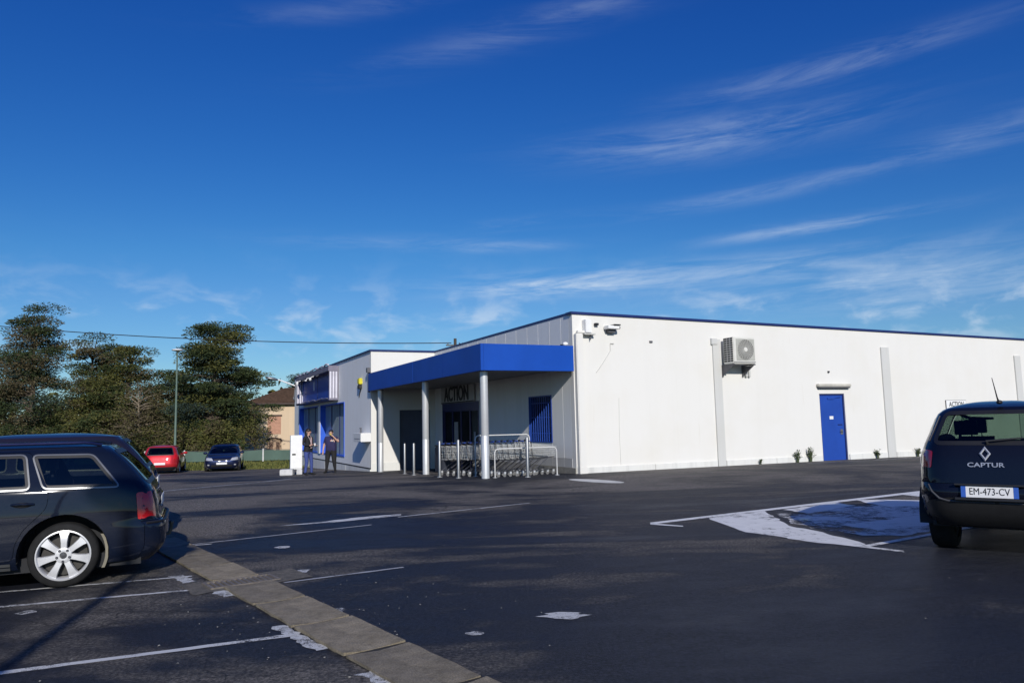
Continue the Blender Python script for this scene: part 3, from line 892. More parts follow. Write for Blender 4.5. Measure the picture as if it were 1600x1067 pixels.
# fittings by the corner
jb = thing('junction_box', 'white square wall box at the shop corner beside the downpipe', 'wall box', tuple(BO + NX * 0.43 + Vector((0, 0, 4.08))), BR)
MB().box(-.10, .10, -.24, 0, .0, .40).build('box', WPAINT, jb, bevel=0.012)
MB().box(-.13, .26, -.20, 0, -.05, -.005).build('shelf', STRIPW, jb, bevel=0.006)
MB().box(.12, .145, -.10, -.075, -.20, -.05).build('hook', GREYP, jb)
fl = thing('security_camera', 'small black camera just right of the white corner box', 'camera', tuple(BO + NX * 0.80 + Vector((0, 0, 4.36))), BR)
MB().box(-.06, .06, -.12, -.02, -.03, .04).build('body', BLACK, fl, bevel=0.008)
MB().box(-.02, .02, -.02, 0.0, -.02, .03).build('bracket', GREYP, fl)
s4 = thing('floodlight', 'black and white wall floodlight under the roof edge near the corner', 'floodlight', tuple(BO + NX * 1.32 + Vector((0, 0, 4.22))), BR)
MB().box(-.24, .16, -.30, -.04, 0.0, .10).build('housing', WPAINT, s4, bevel=0.01)
MB().box(-.05, .18, -.34, -.06, .101, .135).build('lid', BLACK, s4, bevel=0.006)
MB().box(.161, .20, -.28, -.08, .0, .09).build('lens', BLACK, s4, bevel=0.01)
MB().box(-.14, .10, -.16, 0, -.10, -.002).build('mount', GREYP, s4, bevel=0.006)
wl = thing('wall_light', 'long grey batten light above the blue side door', 'wall light', tuple(BO + NX * 10.55 + Vector((0, 0, 2.48))), BR)
MB().box(-.80, .80, -.14, 0, .0, .10).build('housing', pm('aged_light_housing', (0.50, 0.48, 0.42), 0.6), wl, bevel=0.02)
MB().box(-.77, .77, -.13, -.03, -.05, -.003).build('diffuser', GREYP, wl, bevel=0.015)
MB().box(-.20, -.14, -.05, 0, .50, .56).build('sensor', BLACK, wl)
# weeds at the foot of the long wall
WEED = pm('weed_green', (0.055, 0.075, 0.03), 0.8, 0, 0.3, 20)
def weed(u, h, lab, seed, n=26):
    r = random.Random(seed)
    p = Wd(u, -0.12)
    mb = MB()
    for k in range(n):
        a = r.random() * 6.28; l = h * r.uniform(.4, 1); sp = r.uniform(.1, .5) * h
        p1 = Vector((math.cos(a) * sp * .4, math.sin(a) * sp * .2, l * .6)); p2 = Vector((math.cos(a) * sp, math.sin(a) * sp * .5, l))
        mb.tube([(r.uniform(-.05, .05), r.uniform(-.03, .03), 0), p1, p2], [.006, .005, .002], 3)
        for q in range(5):
            c = p1.lerp(p2, r.random()); w = r.uniform(.02, .045)
            d1 = Vector((r.uniform(-1, 1), r.uniform(-1, 1), r.uniform(-.4, 1))) * w; d2 = Vector((r.uniform(-1, 1), r.uniform(-1, 1), r.uniform(-.4, 1))) * w
            mb.add([c, c + d1, c + d1 + d2, c + d2], [(0, 1, 2, 3)])
    o = mb.build('weed', WEED, None, loc=p, rot=BR)
    tag(o, lab, 'weed', 'weeds along the foot of the long wall')
weed(8.55, .42, 'thin weed growing furthest left of the blue side door', 1)
weed(9.15, .50, 'taller bushy weed just left of the blue side door', 2, 36)
weed(12.45, .34, 'low weed between the blue side door and the second pilaster', 3, 30)
weed(14.6, .30, 'spreading weed right of the second pilaster near the dark SUV', 4, 44)
weed(15.2, .22, 'low green weed against the wall beside the dark SUV', 6, 36)
weed(6.9, .16, 'tiny weed at the plinth under the air conditioner', 5, 12)
# ------------------------------------------------------------------ annex with the big blue windows
ann = thing('annex_building', 'pale flat roofed annex with two tall blue shop windows left of the entrance', 'building', BO, BR)
UF = -2.88
V0, V1 = 12.36, 32.4
W0, WM0, WM1, W1 = 17.43, 23.35, 23.95, 30.35
ZB, ZT = 0.0, 2.66
mb = MB()
mb.box(UF, UF + .58, V0 + .21, W0, -1.6, 4.66).box(UF, UF + .58, W1, V1, -1.6, 4.66)
mb.box(UF, UF + .58, W0, W1, -1.6, ZB).box(UF, UF + .58, W0, W1, ZT, 4.66)
mb.build('front_wall', ANNEXW, ann, weld=True)
# face towards the car park corner, with the recessed shutter
mb = MB()
S0, S1, ST = -1.62, -0.22, 2.12
f = lambda x, z, a: (x, a, z)
for poly in ([(UF, -1.6), (S0, -1.6), (S0, 4.66), (UF, 4.66)], [(S0, ST), (S1, ST), (S1, 4.66), (S0, 4.66)], [(S1, -1.6), (0.2, -1.6), (0.2, 4.66), (S1, 4.66)], [(0.2, 2.6), (14, 2.6), (14, 4.66), (0.2, 4.66)]):
    mb.prism(poly, V0, V0 + .205, f)
mb.build('side_wall', WHITE, ann, weld=True)
sh = MB().box(S0, S1, V0 + .16, V0 + .20, -1.4, ST).build('shutter', NAVYSH, ann)
for k in range(9):
    z0 = -1.1 + k * 0.355
    MB().box(S0 + .01, S1 - .01, V0 + .13, V0 + .158, z0 + .006, min(ST - .01, z0 + .349)).build('slat', NAVYSH, sh, bevel=0.006)
MB().box(UF + .59, 14, V0 + .21, V1 - .02, 4.3, 4.655).build('roof', pm('annex_roofing', (0.25, 0.25, 0.26), 0.8), ann)
MB().box(UF + .02, 14, V1 - .2, V1, -1.6, 4.66).build('rear_wall', ANNEXW, ann)
MB().box(UF - .05, UF + .3, V0 - .05, V1 + .05, 4.66, 4.735).build('roof_edge', DBLUE, ann)
MB().box(UF + .301, 14, V0 - .05, V0 + .2, 4.66, 4.735).build('roof_edge', DBLUE, ann)
# plinth
for a, b in ((V0 + .02, 17.0), (17.0, 22.0), (22.0, 27.0), (27.0, V1)):
    MB().box(UF - .04, UF, a + .01, b - .01, -1.7, -0.36).build('plinth_block', PLINTH, ann, bevel=0.008)
MB().box(UF - .045, UF - .001, V0 + .02, V1, -0.355, -0.31).build('damp_course', BLACK, ann)
MB().box(UF + .05, S0 - .02, V0 - .03, V0, -1.6, -0.10).build('plinth_block', PLINTH, ann, bevel=0.006)
# the blue window bays
REVB = pm('bright_blue_reveal', (0.020, 0.105, 0.60), 0.45, 0, 0.1, 2)
FILM = make_wall('frosted_window_film', (0.30, 0.38, 0.44), 0.45, 0.25)
BLIND = pm('grey_blue_blind', (0.34, 0.43, 0.50), 0.7, 0, 0.12, 3)
for a, b in ((W0, WM0), (WM1, W1)):
    wn_ = MB().box(UF - .03, UF + .56, a, a + .04, ZB, ZT).box(UF - .03, UF + .56, b - .04, b, ZB, ZT).box(UF - .03, UF + .56, a + .04, b - .04, ZB, ZB + .05).box(UF - .03, UF + .56, a + .04, b - .04, ZT - .05, ZT).build('window', REVB, ann)
    MB().box(UF + .25, UF + .26, a + .04, b - .04, ZB + .05, ZT - .05).build('pane', FILM, wn_)
    for q in (0.36, 0.70):
        y = a + (b - a) * q
        MB().box(UF + .22, UF + .30, y - .05, y + .05, ZB + .05, ZT - .05).build('mullion', DBLUE, wn_)
MB().box(UF - .02, UF + .58, WM0, WM1, ZB, ZT).build('window_pier', WPAINT, ann, bevel=0.01)
MB().box(UF - .06, UF - .02, WM0 + .02, WM0 + .58, ZB, ZT - .05).build('pier_edge', WPAINT, ann)
MB().tube([(UF - .06, V0 + .12, 0.9 + 2.0), (UF - .06, V0 + .12, 3.75)], 0.05, 8).box(UF - .16, UF - .01, V0 + .0, V0 + .22, 3.75, 3.95).build('downpipe', GREYP, ann)

# big sign case over the windows
sc_ = thing('sign_case', 'large weathered blue sign case with white striped ends above the annex windows', 'sign', tuple(BO + NX * (UF - .02) + AX * 23.7 + Vector((0, 0, 2.80))), BR)
hw, hh = 4.9, 1.72
MB().box(-.10, -.04, -hw + .04, hw - .04, .08, 1.45).build('panel', BLUE, sc_)
MB().box(-.112, -.1005, -.05, .05, .08, 1.45).build('panel_joint', DBLUE, sc_)
LIL = pm('lilac_white_sheet', (0.60, 0.59, 0.66), 0.5, 0, 0.1, 2)
GRV = pm('grey_violet_sheet', (0.17, 0.16, 0.21), 0.6, 0, 0.15, 2)
for y0, s_ in ((-hw, -1), (hw, -1)):
    e = MB().box(-.46, 0, y0 - .02, y0 + .02, .0, hh).build('end_plate', GRV, sc_)
    for k in range(3):
        MB().box(-.43 + k * .145, -.43 + k * .145 + .085, y0 - .032, y0 - .021, .10, 1.44).build('white_stripe', LIL, e)
MB().box(-.50, 0, -hw - .03, hw + .03, 1.46, 1.74).build('top_rail', GRV, sc_, bevel=0.02)
MB().box(-.49, 0, -hw + .021, hw - .021, .0, .075).build('bottom_rail', DBLUE, sc_, bevel=0.01)
mb = MB(); rr = random.Random(9)
pts = [(-.48 + rr.uniform(-.03, .03), -hw + .1 + k * (2 * hw - .2) / 26, 1.79 + rr.uniform(-.03, .06)) for k in range(27)]
mb.tube(pts, [0.03 + rr.uniform(0, .03) for _ in pts], 6); mb.build('torn_flashing', LIL, sc_)
mb = MB()
pts = [(-.50 + rr.uniform(-.02, .02), -hw + .15 + k * (2 * hw - .3) / 26, .10 + rr.uniform(-.04, .05)) for k in range(27)]
mb.tube(pts, [0.015 + rr.uniform(0, .02) for _ in pts], 5); mb.build('loose_trim', pm('grey_trim', (0.22, 0.22, 0.27), 0.6), sc_)
MB().box(-.115, -.102, .9, 1.25, .75, 1.25).build('peeling_patch', LIL, sc_)
for y, k in ((-.9, .10), (.5, .05), (3.4, .14)):
    MB().tube([(-.46, y, 1.46), (-.62, y, 1.40), (-.66, y, 1.32)], 0.02, 6).ell((-.68, y, 1.29), (.07, .10, k)).build('spotlight', WPAINT, sc_)
for y in (-2.2, 2.0):
    MB().tube([(-.46, y, 1.44), (-.60, y, 1.36)], 0.025, 6).build('bracket', GREYP, sc_)

bx = thing('wall_box', 'white wall mounted box on the annex front right of the two people', 'wall box', tuple(BO + NX * UF + AX * 13.05 + Vector((0, 0, .80))), BR)
MB().box(-.44, 0, -.68, .68, 0, .37).build('box', WPAINT, bx, bevel=0.015)
MB().tube([(-.2, .30, .37), (-.2, .30, .56)], 0.035, 8).box(-.24, -.16, .24, .36, .56, .60).build('tap', GREYP, bx)
MB().box(-.446, -.44, -.5, .5, .12, .14).build('seam', GREYP, bx)
yl = thing('alarm_beacon', 'yellow and black alarm beacon high on the annex front wall', 'alarm', tuple(BO + NX * UF + AX * 14.0 + Vector((0, 0, 3.30))), BR)
MB().box(-.16, 0, -.16, .16, .02, .30).build('yellow_case', pm('alarm_yellow', (0.62, 0.55, 0.02), 0.5), yl, bevel=0.03)
MB().box(-.14, 0, -.10, .26, -.18, .015).build('black_horn', BLACK, yl, bevel=0.03)
MB().tube([(-.02, .1, -.18), (-.02, .42, -.55)], 0.02, 6).build('cable', BLACK, yl)
# lamp on a bracket arm at the far corner of the annex
la = thing('bracket_lamp', 'silver street lamp head on a white arm at the far annex corner', 'street lamp', tuple(BO + NX * (UF - .01) + AX * 32.0 + Vector((0, 0, 4.22))), BR)
MB().box(-.05, 0, -.1, .1, -.2, .2).build('wall_plate', GREYP, la)
MB().tube([(-.05, 0, 0), (-.95, 0, .34), (-1.15, 0, .40)], 0.045, 8).build('arm', WPAINT, la, smooth=True)
MB().ell((-1.52, 0, .46), (.42, .17, .11), 14, 8, 0, Matrix.Rotation(R(12), 3, 'Y')).build('lamp_head', STEEL, la, smooth=True)
MB().ell((-1.58, 0, .40), (.26, .13, .09), 12, 8).build('lens', glass_mat('lamp_lens', (0.7, 0.75, 0.8), 1.5), la, smooth=True)
MB().tube([(-.04, .0, -.2), (-.10, -.05, -.75)], 0.03, 6).ell((-.12, -.05, -.85), (.07, .07, .12)).build('hanging_sensor', GREYP, la)

# ------------------------------------------------------------------ entrance canopy
can = thing('entrance_canopy', 'flat blue fascia canopy on three grey round columns over the shop entrance', 'canopy', tuple(BO), BR)
CV1 = 12.28
for k in range(4):
    a_, b_ = -.12 + (CV1 + .12) * k / 4, -.12 + (CV1 + .12) * (k + 1) / 4
    MB().box(-3.02 + (.004 if k % 2 else 0), -2.93, a_ + .003, b_ - .003, 2.94, 3.69).build('fascia', BLUEF, can, bevel=0.006)
MB().box(-2.928, -0.05, -.12, -.04, 2.94, 3.69).build('fascia', BLUEF, can, bevel=0.006)
MB().box(-2.925, -.035, -.035, CV1, 3.02, 3.10).build('soffit', SOFFIT, can)
MB().box(-2.925, -.035, -.035, CV1, 3.55, 3.62).build('roof', GREYP, can)
MB().box(-2.90, -.06, -.02, .18, 2.955, 3.015).box(-2.92, -2.72, .19, CV1 - .1, 2.955, 3.015).build('edge_beam', SOFFIT, can)
MB().box(-2.98, -2.90, CV1 + .001, CV1 + .04, 2.95, 3.68).build('fascia_end', BLUEF, can)
for v in (0.25, 5.42, 11.2):
    p = Wd(-2.78, v)
    zb = p.z - 0.25
    mb = MB(); mb.lathe([(.112, zb), (.112, zb + 1.42), (.110, zb + 1.425), (.110, zb + 1.435), (.112, zb + 1.44), (.112, 2.955)], 28, Matrix.Translation((-2.78, v, 0)))
    c = mb.build('column', ALU, can, smooth=True)
    mb = MB(); mb.lathe([(.135, 2.93), (.135, 2.954)], 28, Matrix.Translation((-2.78, v, 0))); mb.build('column_cap', GREYP, c)
MB().tube([(-2.6, .5, 2.99), (-.3, .4, 2.99)], .02, 6).build('cable_run', GREYP, can)
# small white lamp on the canopy edge
cl = thing('canopy_lamp', 'small white lamp standing on the right end of the canopy', 'lamp', tuple(BO + NX * -.30 + AX * -.09 + Vector((0, 0, 3.69))), BR)
MB().ell((0, 0, .05), (.09, .07, .06)).build('lamp_head', WPAINT, cl, smooth=True)
MB().box(-.16, -.10, -.03, .03, .0, .035).build('bracket', BLACK, cl)

# ------------------------------------------------------------------ bollards, rails, bin
def bollard(u, v, h, lab):
    p = Wd(u, v)
    o = thing('bollard', lab, 'bollard', (p.x, p.y, p.z), BR, 'steel bollards before the entrance')
    mb = MB(); mb.lathe([(0, -.2), (.043, -.2), (.043, h - .012), (.038, h), (0, h + .004)], 18); mb.build('post', STEEL, o, smooth=True)
    mb = MB(); mb.lathe([(.08, 0.0), (.08, .012), (.044, .014)], 18); mb.build('base_ring', GALV, o)
    return o
bollard(-3.01, 7.11, 1.08, 'steel bollard furthest left, before the sunlit part of the annex side wall')
bollard(-3.23, 5.35, 1.06, 'steel bollard between the leftmost bollard and the middle canopy column')
bollard(-3.30, 2.57, 1.08, 'steel bollard just right of the middle canopy column, left of the trolleys')
bollard(-3.18, 1.30, 1.09, 'steel bollard just left of the nearest canopy column')
bollard(-1.71, -.24, 1.10, 'steel bollard standing before the rail and the trolley row')

def rail(name, pts, lab, r=.018):
    p0 = Vector(pts[0])
    base = Wd(p0.x, p0.y)
    o = thing('guard_rail', lab, 'rail', tuple(base), BR, None)
    loc = []
    for u, v, h in pts:
        q = Wd(u, v)
        loc.append(Vector((u - p0.x, v - p0.y, q.z - base.z + h)))
    a, b, c, d = loc
    def bend(p, q, s):
        return [p + (q - p).normalized() * 0.0, ]
    e1, e2 = (c - b).normalized(), Vector((0, 0, 1))
    path = [a] + [b - e2 * .10, b - e2 * .03 + e1 * .03, b + e1 * .10] + [c - e1 * .10, c - e2 * .03 - e1 * .03, c - e2 * .10] + [d]
    MB().tube(path, r, 10).build('hoop', pm('chalky_white_tube', (0.58, 0.58, 0.57), .6), o, smooth=True)
    for q in (a, d):
        mb = MB(); mb.lathe([(.07, 0.0), (.07, .012), (r, .014)], 14, Matrix.Translation(q)); mb.build('foot_plate', GALV, o)
    return o
rail('guard_rail', [(-2.46, .32, 0), (-2.46, .32, .80), (-.66, -.02, .80), (-.66, -.02, 0)], 'low white hoop rail in front of the trolley rows')
rail('guard_rail', [(-2.52, 1.60, 0), (-2.52, 1.60, 1.20), (-.72, 1.60, 1.20), (-.72, 1.60, 0)], 'taller white hoop rail rising behind the first trolley row')
bn = Wd(-1.55, 6.7)
bi = thing('litter_bin', 'dark square bin in the shade behind the middle column', 'bin', tuple(bn), BR)
MB().box(-.32, .32, -.4, .4, 0.0, .92).build('body', pm('dark_bin', (0.015, 0.02, 0.035), 0.6), bi, bevel=0.03)
MB().box(-.34, .34, -.42, .42, .925, .98).build('lid', BLACK, bi, bevel=0.02)

# ------------------------------------------------------------------ shopping trolleys
def make_trolley():
    """nose towards +x, handle at x = 0"""
    o = thing('shopping_trolley', 'wire shopping trolley', 'shopping trolley')
    w0, w1 = .27, .20          # half widths at handle and nose
    def bp(t, s, k):           # basket: t 0..1 back to nose, s -1..1 across, k 0..1 bottom to top
        x = .05 + t * .80
        hw = (w0 + (w1 - w0) * t) * (0.82 + .18 * k)
        zb = .50 + .06 * t
        zt = .92 - .10 * t
        return (x + (.04 * k if t > .99 else 0), s * hw, zb + (zt - zb) * k)
    mb = MB()
    wr = .0048
    for k in (0, .22, .44, .66, 1.0):
        mb.tube([bp(0, -1, k), bp(1, -1, k), bp(1, 1, k), bp(0, 1, k)], wr if k < 1 else .006, 4, caps=False)
    for i in range(13):
        t = i / 12
        for s in (-1, 1):
            mb.tube([bp(t, s, 0), bp(t, s, 1)], wr, 3, caps=False)
        mb.tube([bp(t, -1, 0), bp(t, 1, 0)], wr, 3, caps=False)
    for i in range(1, 8):
        s = -1 + i / 4
        mb.tube([bp(1, s, 0), bp(1, s, 1)], wr, 3, caps=False)
        mb.tube([bp(0, s, 0), bp(1, s, 0)], wr, 3, caps=False)
    mb.build('basket', CHROME, o)
    mb = MB()
    for i in range(9):
        s = -1 + i / 4
        mb.tube([(.04, s * .26, .92), (.16, s * .25, .60)], wr, 3, caps=False)
    mb.tube([(.06, -.25, .66), (.30, -.23, .70), (.30, .23, .70), (.06, .25, .66)], .005, 4, caps=False)
    mb.build('child_seat', CHROME, o)
    mb = MB()
    for s in (-1, 1):
        mb.tube([(-.04, s * .27, 1.0), (.02, s * .27, .93), (.06, s * .265, .55), (.22, s * .25, .46), (.80, s * .19, .52)], .011, 6)
        mb.tube([(.60, s * .20, .50), (.10, s * .26, .16), (.06, s * .27, .13)], .011, 6)
        mb.tube([(.06, s * .27, .13), (.74, s * .18, .15), (.80, s * .17, .15)], .011, 6)
    mb.tube([(.80, -.17, .15), (.80, .17, .15)], .010, 6)
    mb.build('frame', pm('dull_trolley_steel', (0.16, 0.16, 0.17), .4, .8), o)
    MB().tube([(-.04, -.27, 1.0), (-.04, .27, 1.0)], .017, 8).build('handle', pm('blue_handle_grip', (0.02, 0.06, 0.33), 0.4), o)
    MB().box(-.06, -.02, -.06, .06, .985, 1.045).build('coin_lock', BLACK, o, bevel=0.006)
    for x, s in ((.10, .265), (.78, .17)):
        for q in (-1, 1):
            c = MB().box(x - .03, x + .03, q * s - .022, q * s + .022, .085, .15).build('caster', GALV, o)
            mb = MB(); mb.lathe([(0, -.013), (.046, -.013), (.050, -.006), (.050, .006), (.046, .013), (0, .013)], 14, Matrix.Translation((x - .01, q * s, .05)) @ Matrix.Rotation(R(90), 4, 'X'))
            mb.build('wheel', pm('pale_wheel', (0.15, 0.15, 0.15), 0.6), c)
    return o
tro = make_trolley()
RN = ('front row beside the low hoop rail', 'middle row in the canopy shade', 'back row nearest the entrance doors')
ORD = ('first', 'second', 'third', 'fourth', 'fifth', 'sixth', 'seventh', 'eighth')
first = True
rt = random.Random(3)
for row, (v, n, u0) in enumerate(((.78, 7, -2.36), (2.0, 7, -2.75), (3.2, 6, -3.0))):
    for k in range(n):
        o = tro if first else copy_tree(tro)
        first = False
        p = Wd(u0 + k * .19, v + rt.uniform(-.015, .015))
        o.location = p
        o.rotation_euler = (0, 0, BR + R(rt.uniform(-1.2, 1.2)))
        last = k == n - 1
        o['label'] = 'wire shopping trolley, %s from the left in the %s' % (ORD[k], RN[row]) if not last else 'wire shopping trolley at the wall end of the %s' % RN[row]
        o['group'] = 'shopping trolleys nested in rows'
# ------------------------------------------------------------------ cars (local +x is forward, +y the car's left side)
def pchip(xs, ys):
    xs = np.array(xs, float); ys = np.array(ys, float)
    h = np.diff(xs); d = np.diff(ys) / h
    m = np.zeros(len(xs))
    m[0], m[-1] = d[0], d[-1]
    for i in range(1, len(xs) - 1):
        m[i] = 0 if d[i - 1] * d[i] <= 0 else 2 * d[i - 1] * d[i] / (d[i - 1] + d[i])
    def f(x):
        x = min(max(x, xs[0]), xs[-1])
        i = min(int(np.searchsorted(xs, x, 'right')) - 1, len(h) - 1)
        t = (x - xs[i]) / h[i]
        return float((2 * t ** 3 - 3 * t ** 2 + 1) * ys[i] + (t ** 3 - 2 * t ** 2 + t) * h[i] * m[i] + (-2 * t ** 3 + 3 * t ** 2) * ys[i + 1] + (t ** 3 - t ** 2) * h[i] * m[i + 1])
    return f

class Shell:
    """car skin: for each height a rounded plan outline (superellipse)"""
    def __init__(s, sp):
        s.n = sp['n']; s.q = 2 ** (-1 / s.n)
        s.xr = pchip(*zip(*sp['xr'])); s.xf = pchip(*zip(*sp['xf'])); s.b = pchip(*zip(*sp['b']))
        s.z0 = sp['b'][0][0]; s.zt = sp['b'][-1][0]; s.crown = sp['crown']
    def ca(s, z):
        r, f = s.xr(z), s.xf(z)
        return (r + f) / 2, (f - r) / 2
    def side(s, x, z, sg, o=0.0):
        c, a = s.ca(z); b = s.b(z)
        t = min(0.9999, abs((x - c) / a))
        y = b * (1 - t ** s.n) ** (1 / s.n)
        return (x, sg * (y + o), z)
    def rear(s, y, z, o=0.0):
        c, a = s.ca(z); b = s.b(z)
        t = min(0.9999, abs(y / b))
        return (c - a * (1 - t ** s.n) ** (1 / s.n) - o, y, z)
    def front(s, y, z, o=0.0):
        c, a = s.ca(z); b = s.b(z)
        t = min(0.9999, abs(y / b))
        return (c + a * (1 - t ** s.n) ** (1 / s.n) + o, y, z)
    def seam_r(s, z):
        c, a = s.ca(z); return c - a * s.q
    def seam_f(s, z):
        c, a = s.ca(z); return c + a * s.q
    def seam_y(s, z): return s.b(z) * s.q

def arc(cx, cz, r, a0, a1, n=22):
    return [(cx + r * math.cos(a0 + (a1 - a0) * k / n), cz + r * math.sin(a0 + (a1 - a0) * k / n)) for k in range(n + 1)]

def wheel(parent, x, y, r, sg, spokes, rimmat, w=0.20, rimr=0.66, near=True):
    t = link('wheel', None, parent, (x, y, r))
    # the axle lies along y; outside is +y for sg = 1
    M = Matrix.Rotation(R(-90 * sg), 4, 'X')
    mb = MB()
    h = w / 2
    mb.lathe([(r * rimr, -h), (r * .90, -h), (r * .97, -h * .8), (r, -h * .45), (r, h * .45), (r * .975, h * .78), (r * .93, h * .95), (r * .80, h * 1.02), (r * (rimr + .03), h * .9), (r * rimr, h * .7), (r * rimr, -h)], 48 if near else 24, M)
    mb.build('tyre', RUBBER, t, smooth=True, angle=60)
    mb = MB()
    ro = r * rimr
    mb.lathe([(ro * 1.0, h * .72), (ro * 1.04, h * .92), (ro * .99, h * .95), (ro * .95, h * .80), (ro * .93, h * .35), (ro * .93, -h * .9)], 48 if near else 24, M)
    if near:
        for k in range(spokes):
            a = 2 * math.pi * (k + .25) / spokes
            Rm = M @ Matrix.Rotation(a, 4, 'Z')
            p = [(.05, .024, .80), (ro * .52, .026, .86), (ro * .80, .034, .84), (ro * .955, .046, .76)]
            vs, fs = [], []
            for rr_, hwid, hz in p:
                for ss in (-1, 1):
                    vs.append(Rm @ Vector((rr_, ss * hwid, h * hz)))
                for ss in (-1, 1):
                    vs.append(Rm @ Vector((rr_, ss * (hwid + .006), h * hz - .03)))
            for i in range(3):
                o = i * 4
                fs += [(o, o + 1, o + 5, o + 4), (o, o + 4, o + 6, o + 2), (o + 1, o + 3, o + 7, o + 5), (o + 2, o + 6, o + 7, o + 3)]
            mb.add(vs, fs)
        mb.lathe([(0.078, h * .70), (0.074, h * .88), (0.055, h * .92), (0.034, h * .90), (0.033, h * .80), (0, h * .80)], 28, M)
    else:
        for k in range(spokes):
            a = 2 * math.pi * k / spokes
            Rm = M @ Matrix.Rotation(a, 4, 'Z')
            mb.box(.02, ro * .95, -.035, .035, h * .6, h * .8, 0, Rm)
    mb.build('rim', rimmat, t, smooth=True, angle=35)
    if near:
        mb = MB()
        for k in range(5):
            a = 2 * math.pi * k / 5 + .3
            mb.lathe([(.013, h * .80), (.013, h * .98), (.009, h * 1.0), (0, h * .99)], 8, M @ Matrix.Translation((.058 * math.cos(a), .058 * math.sin(a), 0)))
        mb.lathe([(0.030, h * .86), (0.028, h * .94), (0, h * .955)], 20, M)
        mb.build('wheel_bolts', pm('dark_bolt', (0.10, 0.10, 0.11), 0.35, 0.7), t)
    mb = MB(); mb.lathe([(0, -h * .3), (ro * .86, -h * .3), (ro * .86, -h * .1), (0, -h * .1)], 24, M)
    mb.build('brake_disc', pm('brake_iron', (0.05, 0.048, 0.045), 0.6, 0.5), t)
    return t

def paint(name, col, metal=0.35, rough=0.32):
    m, nt, b, out = mat_base(name)
    n = nnoise(nt, 1.6, 4)
    nt.links.new(nramp(nt, n, [(0.3, tuple(c * .9 for c in col)), (0.7, tuple(c * 1.08 for c in col))]), b.inputs['Base Color'])
    b.inputs['Metallic'].default_value = metal
    b.inputs['Roughness'].default_value = rough
    b.inputs['Coat Weight'].default_value = 0.8
    b.inputs['Specular IOR Level'].default_value = 0.06
    b.inputs['Coat Roughness'].default_value = 0.03
    dust = nnoise(nt, 26, 4, 0.7)
    nt.links.new(nramp(nt, dust, [(0.4, (rough, rough, rough)), (0.75, (rough + .15,) * 3)]), b.inputs['Roughness'])
    return m

REDL = pm('red_lamp_plastic', (0.60, 0.010, 0.016), 0.18, 0, 0.1, 10, coat=1.0)
CLEARL = pm('clear_lamp_plastic', (0.55, 0.57, 0.60), 0.12, 0.3, 0.1, 12, coat=1.0)
PLATE = pm('number_plate_white', (0.74, 0.74, 0.74), 0.45, 0, 0.03, 4)
EUBLUE = pm('plate_blue', (0.03, 0.10, 0.42), 0.45)
TRIM = pm('satin_trim', (0.22, 0.225, 0.23), 0.35, 0.7, 0.05, 8)
SEATM = pm('dark_seat_cloth', (0.020, 0.021, 0.024), 0.85, 0, 0.2, 20)
ALLOY = pm('silver_alloy', (0.64, 0.64, 0.65), 0.36, 0.35, 0.05, 10)
CARGL = glass_mat('car_glass', (0.42, 0.47, 0.46), 1.5)
TINTGL = glass_mat('tinted_car_glass', (0.16, 0.20, 0.19), 1.5)
SHOTGL = glass_mat('dark_car_glass', (0.08, 0.09, 0.10), 1.5)

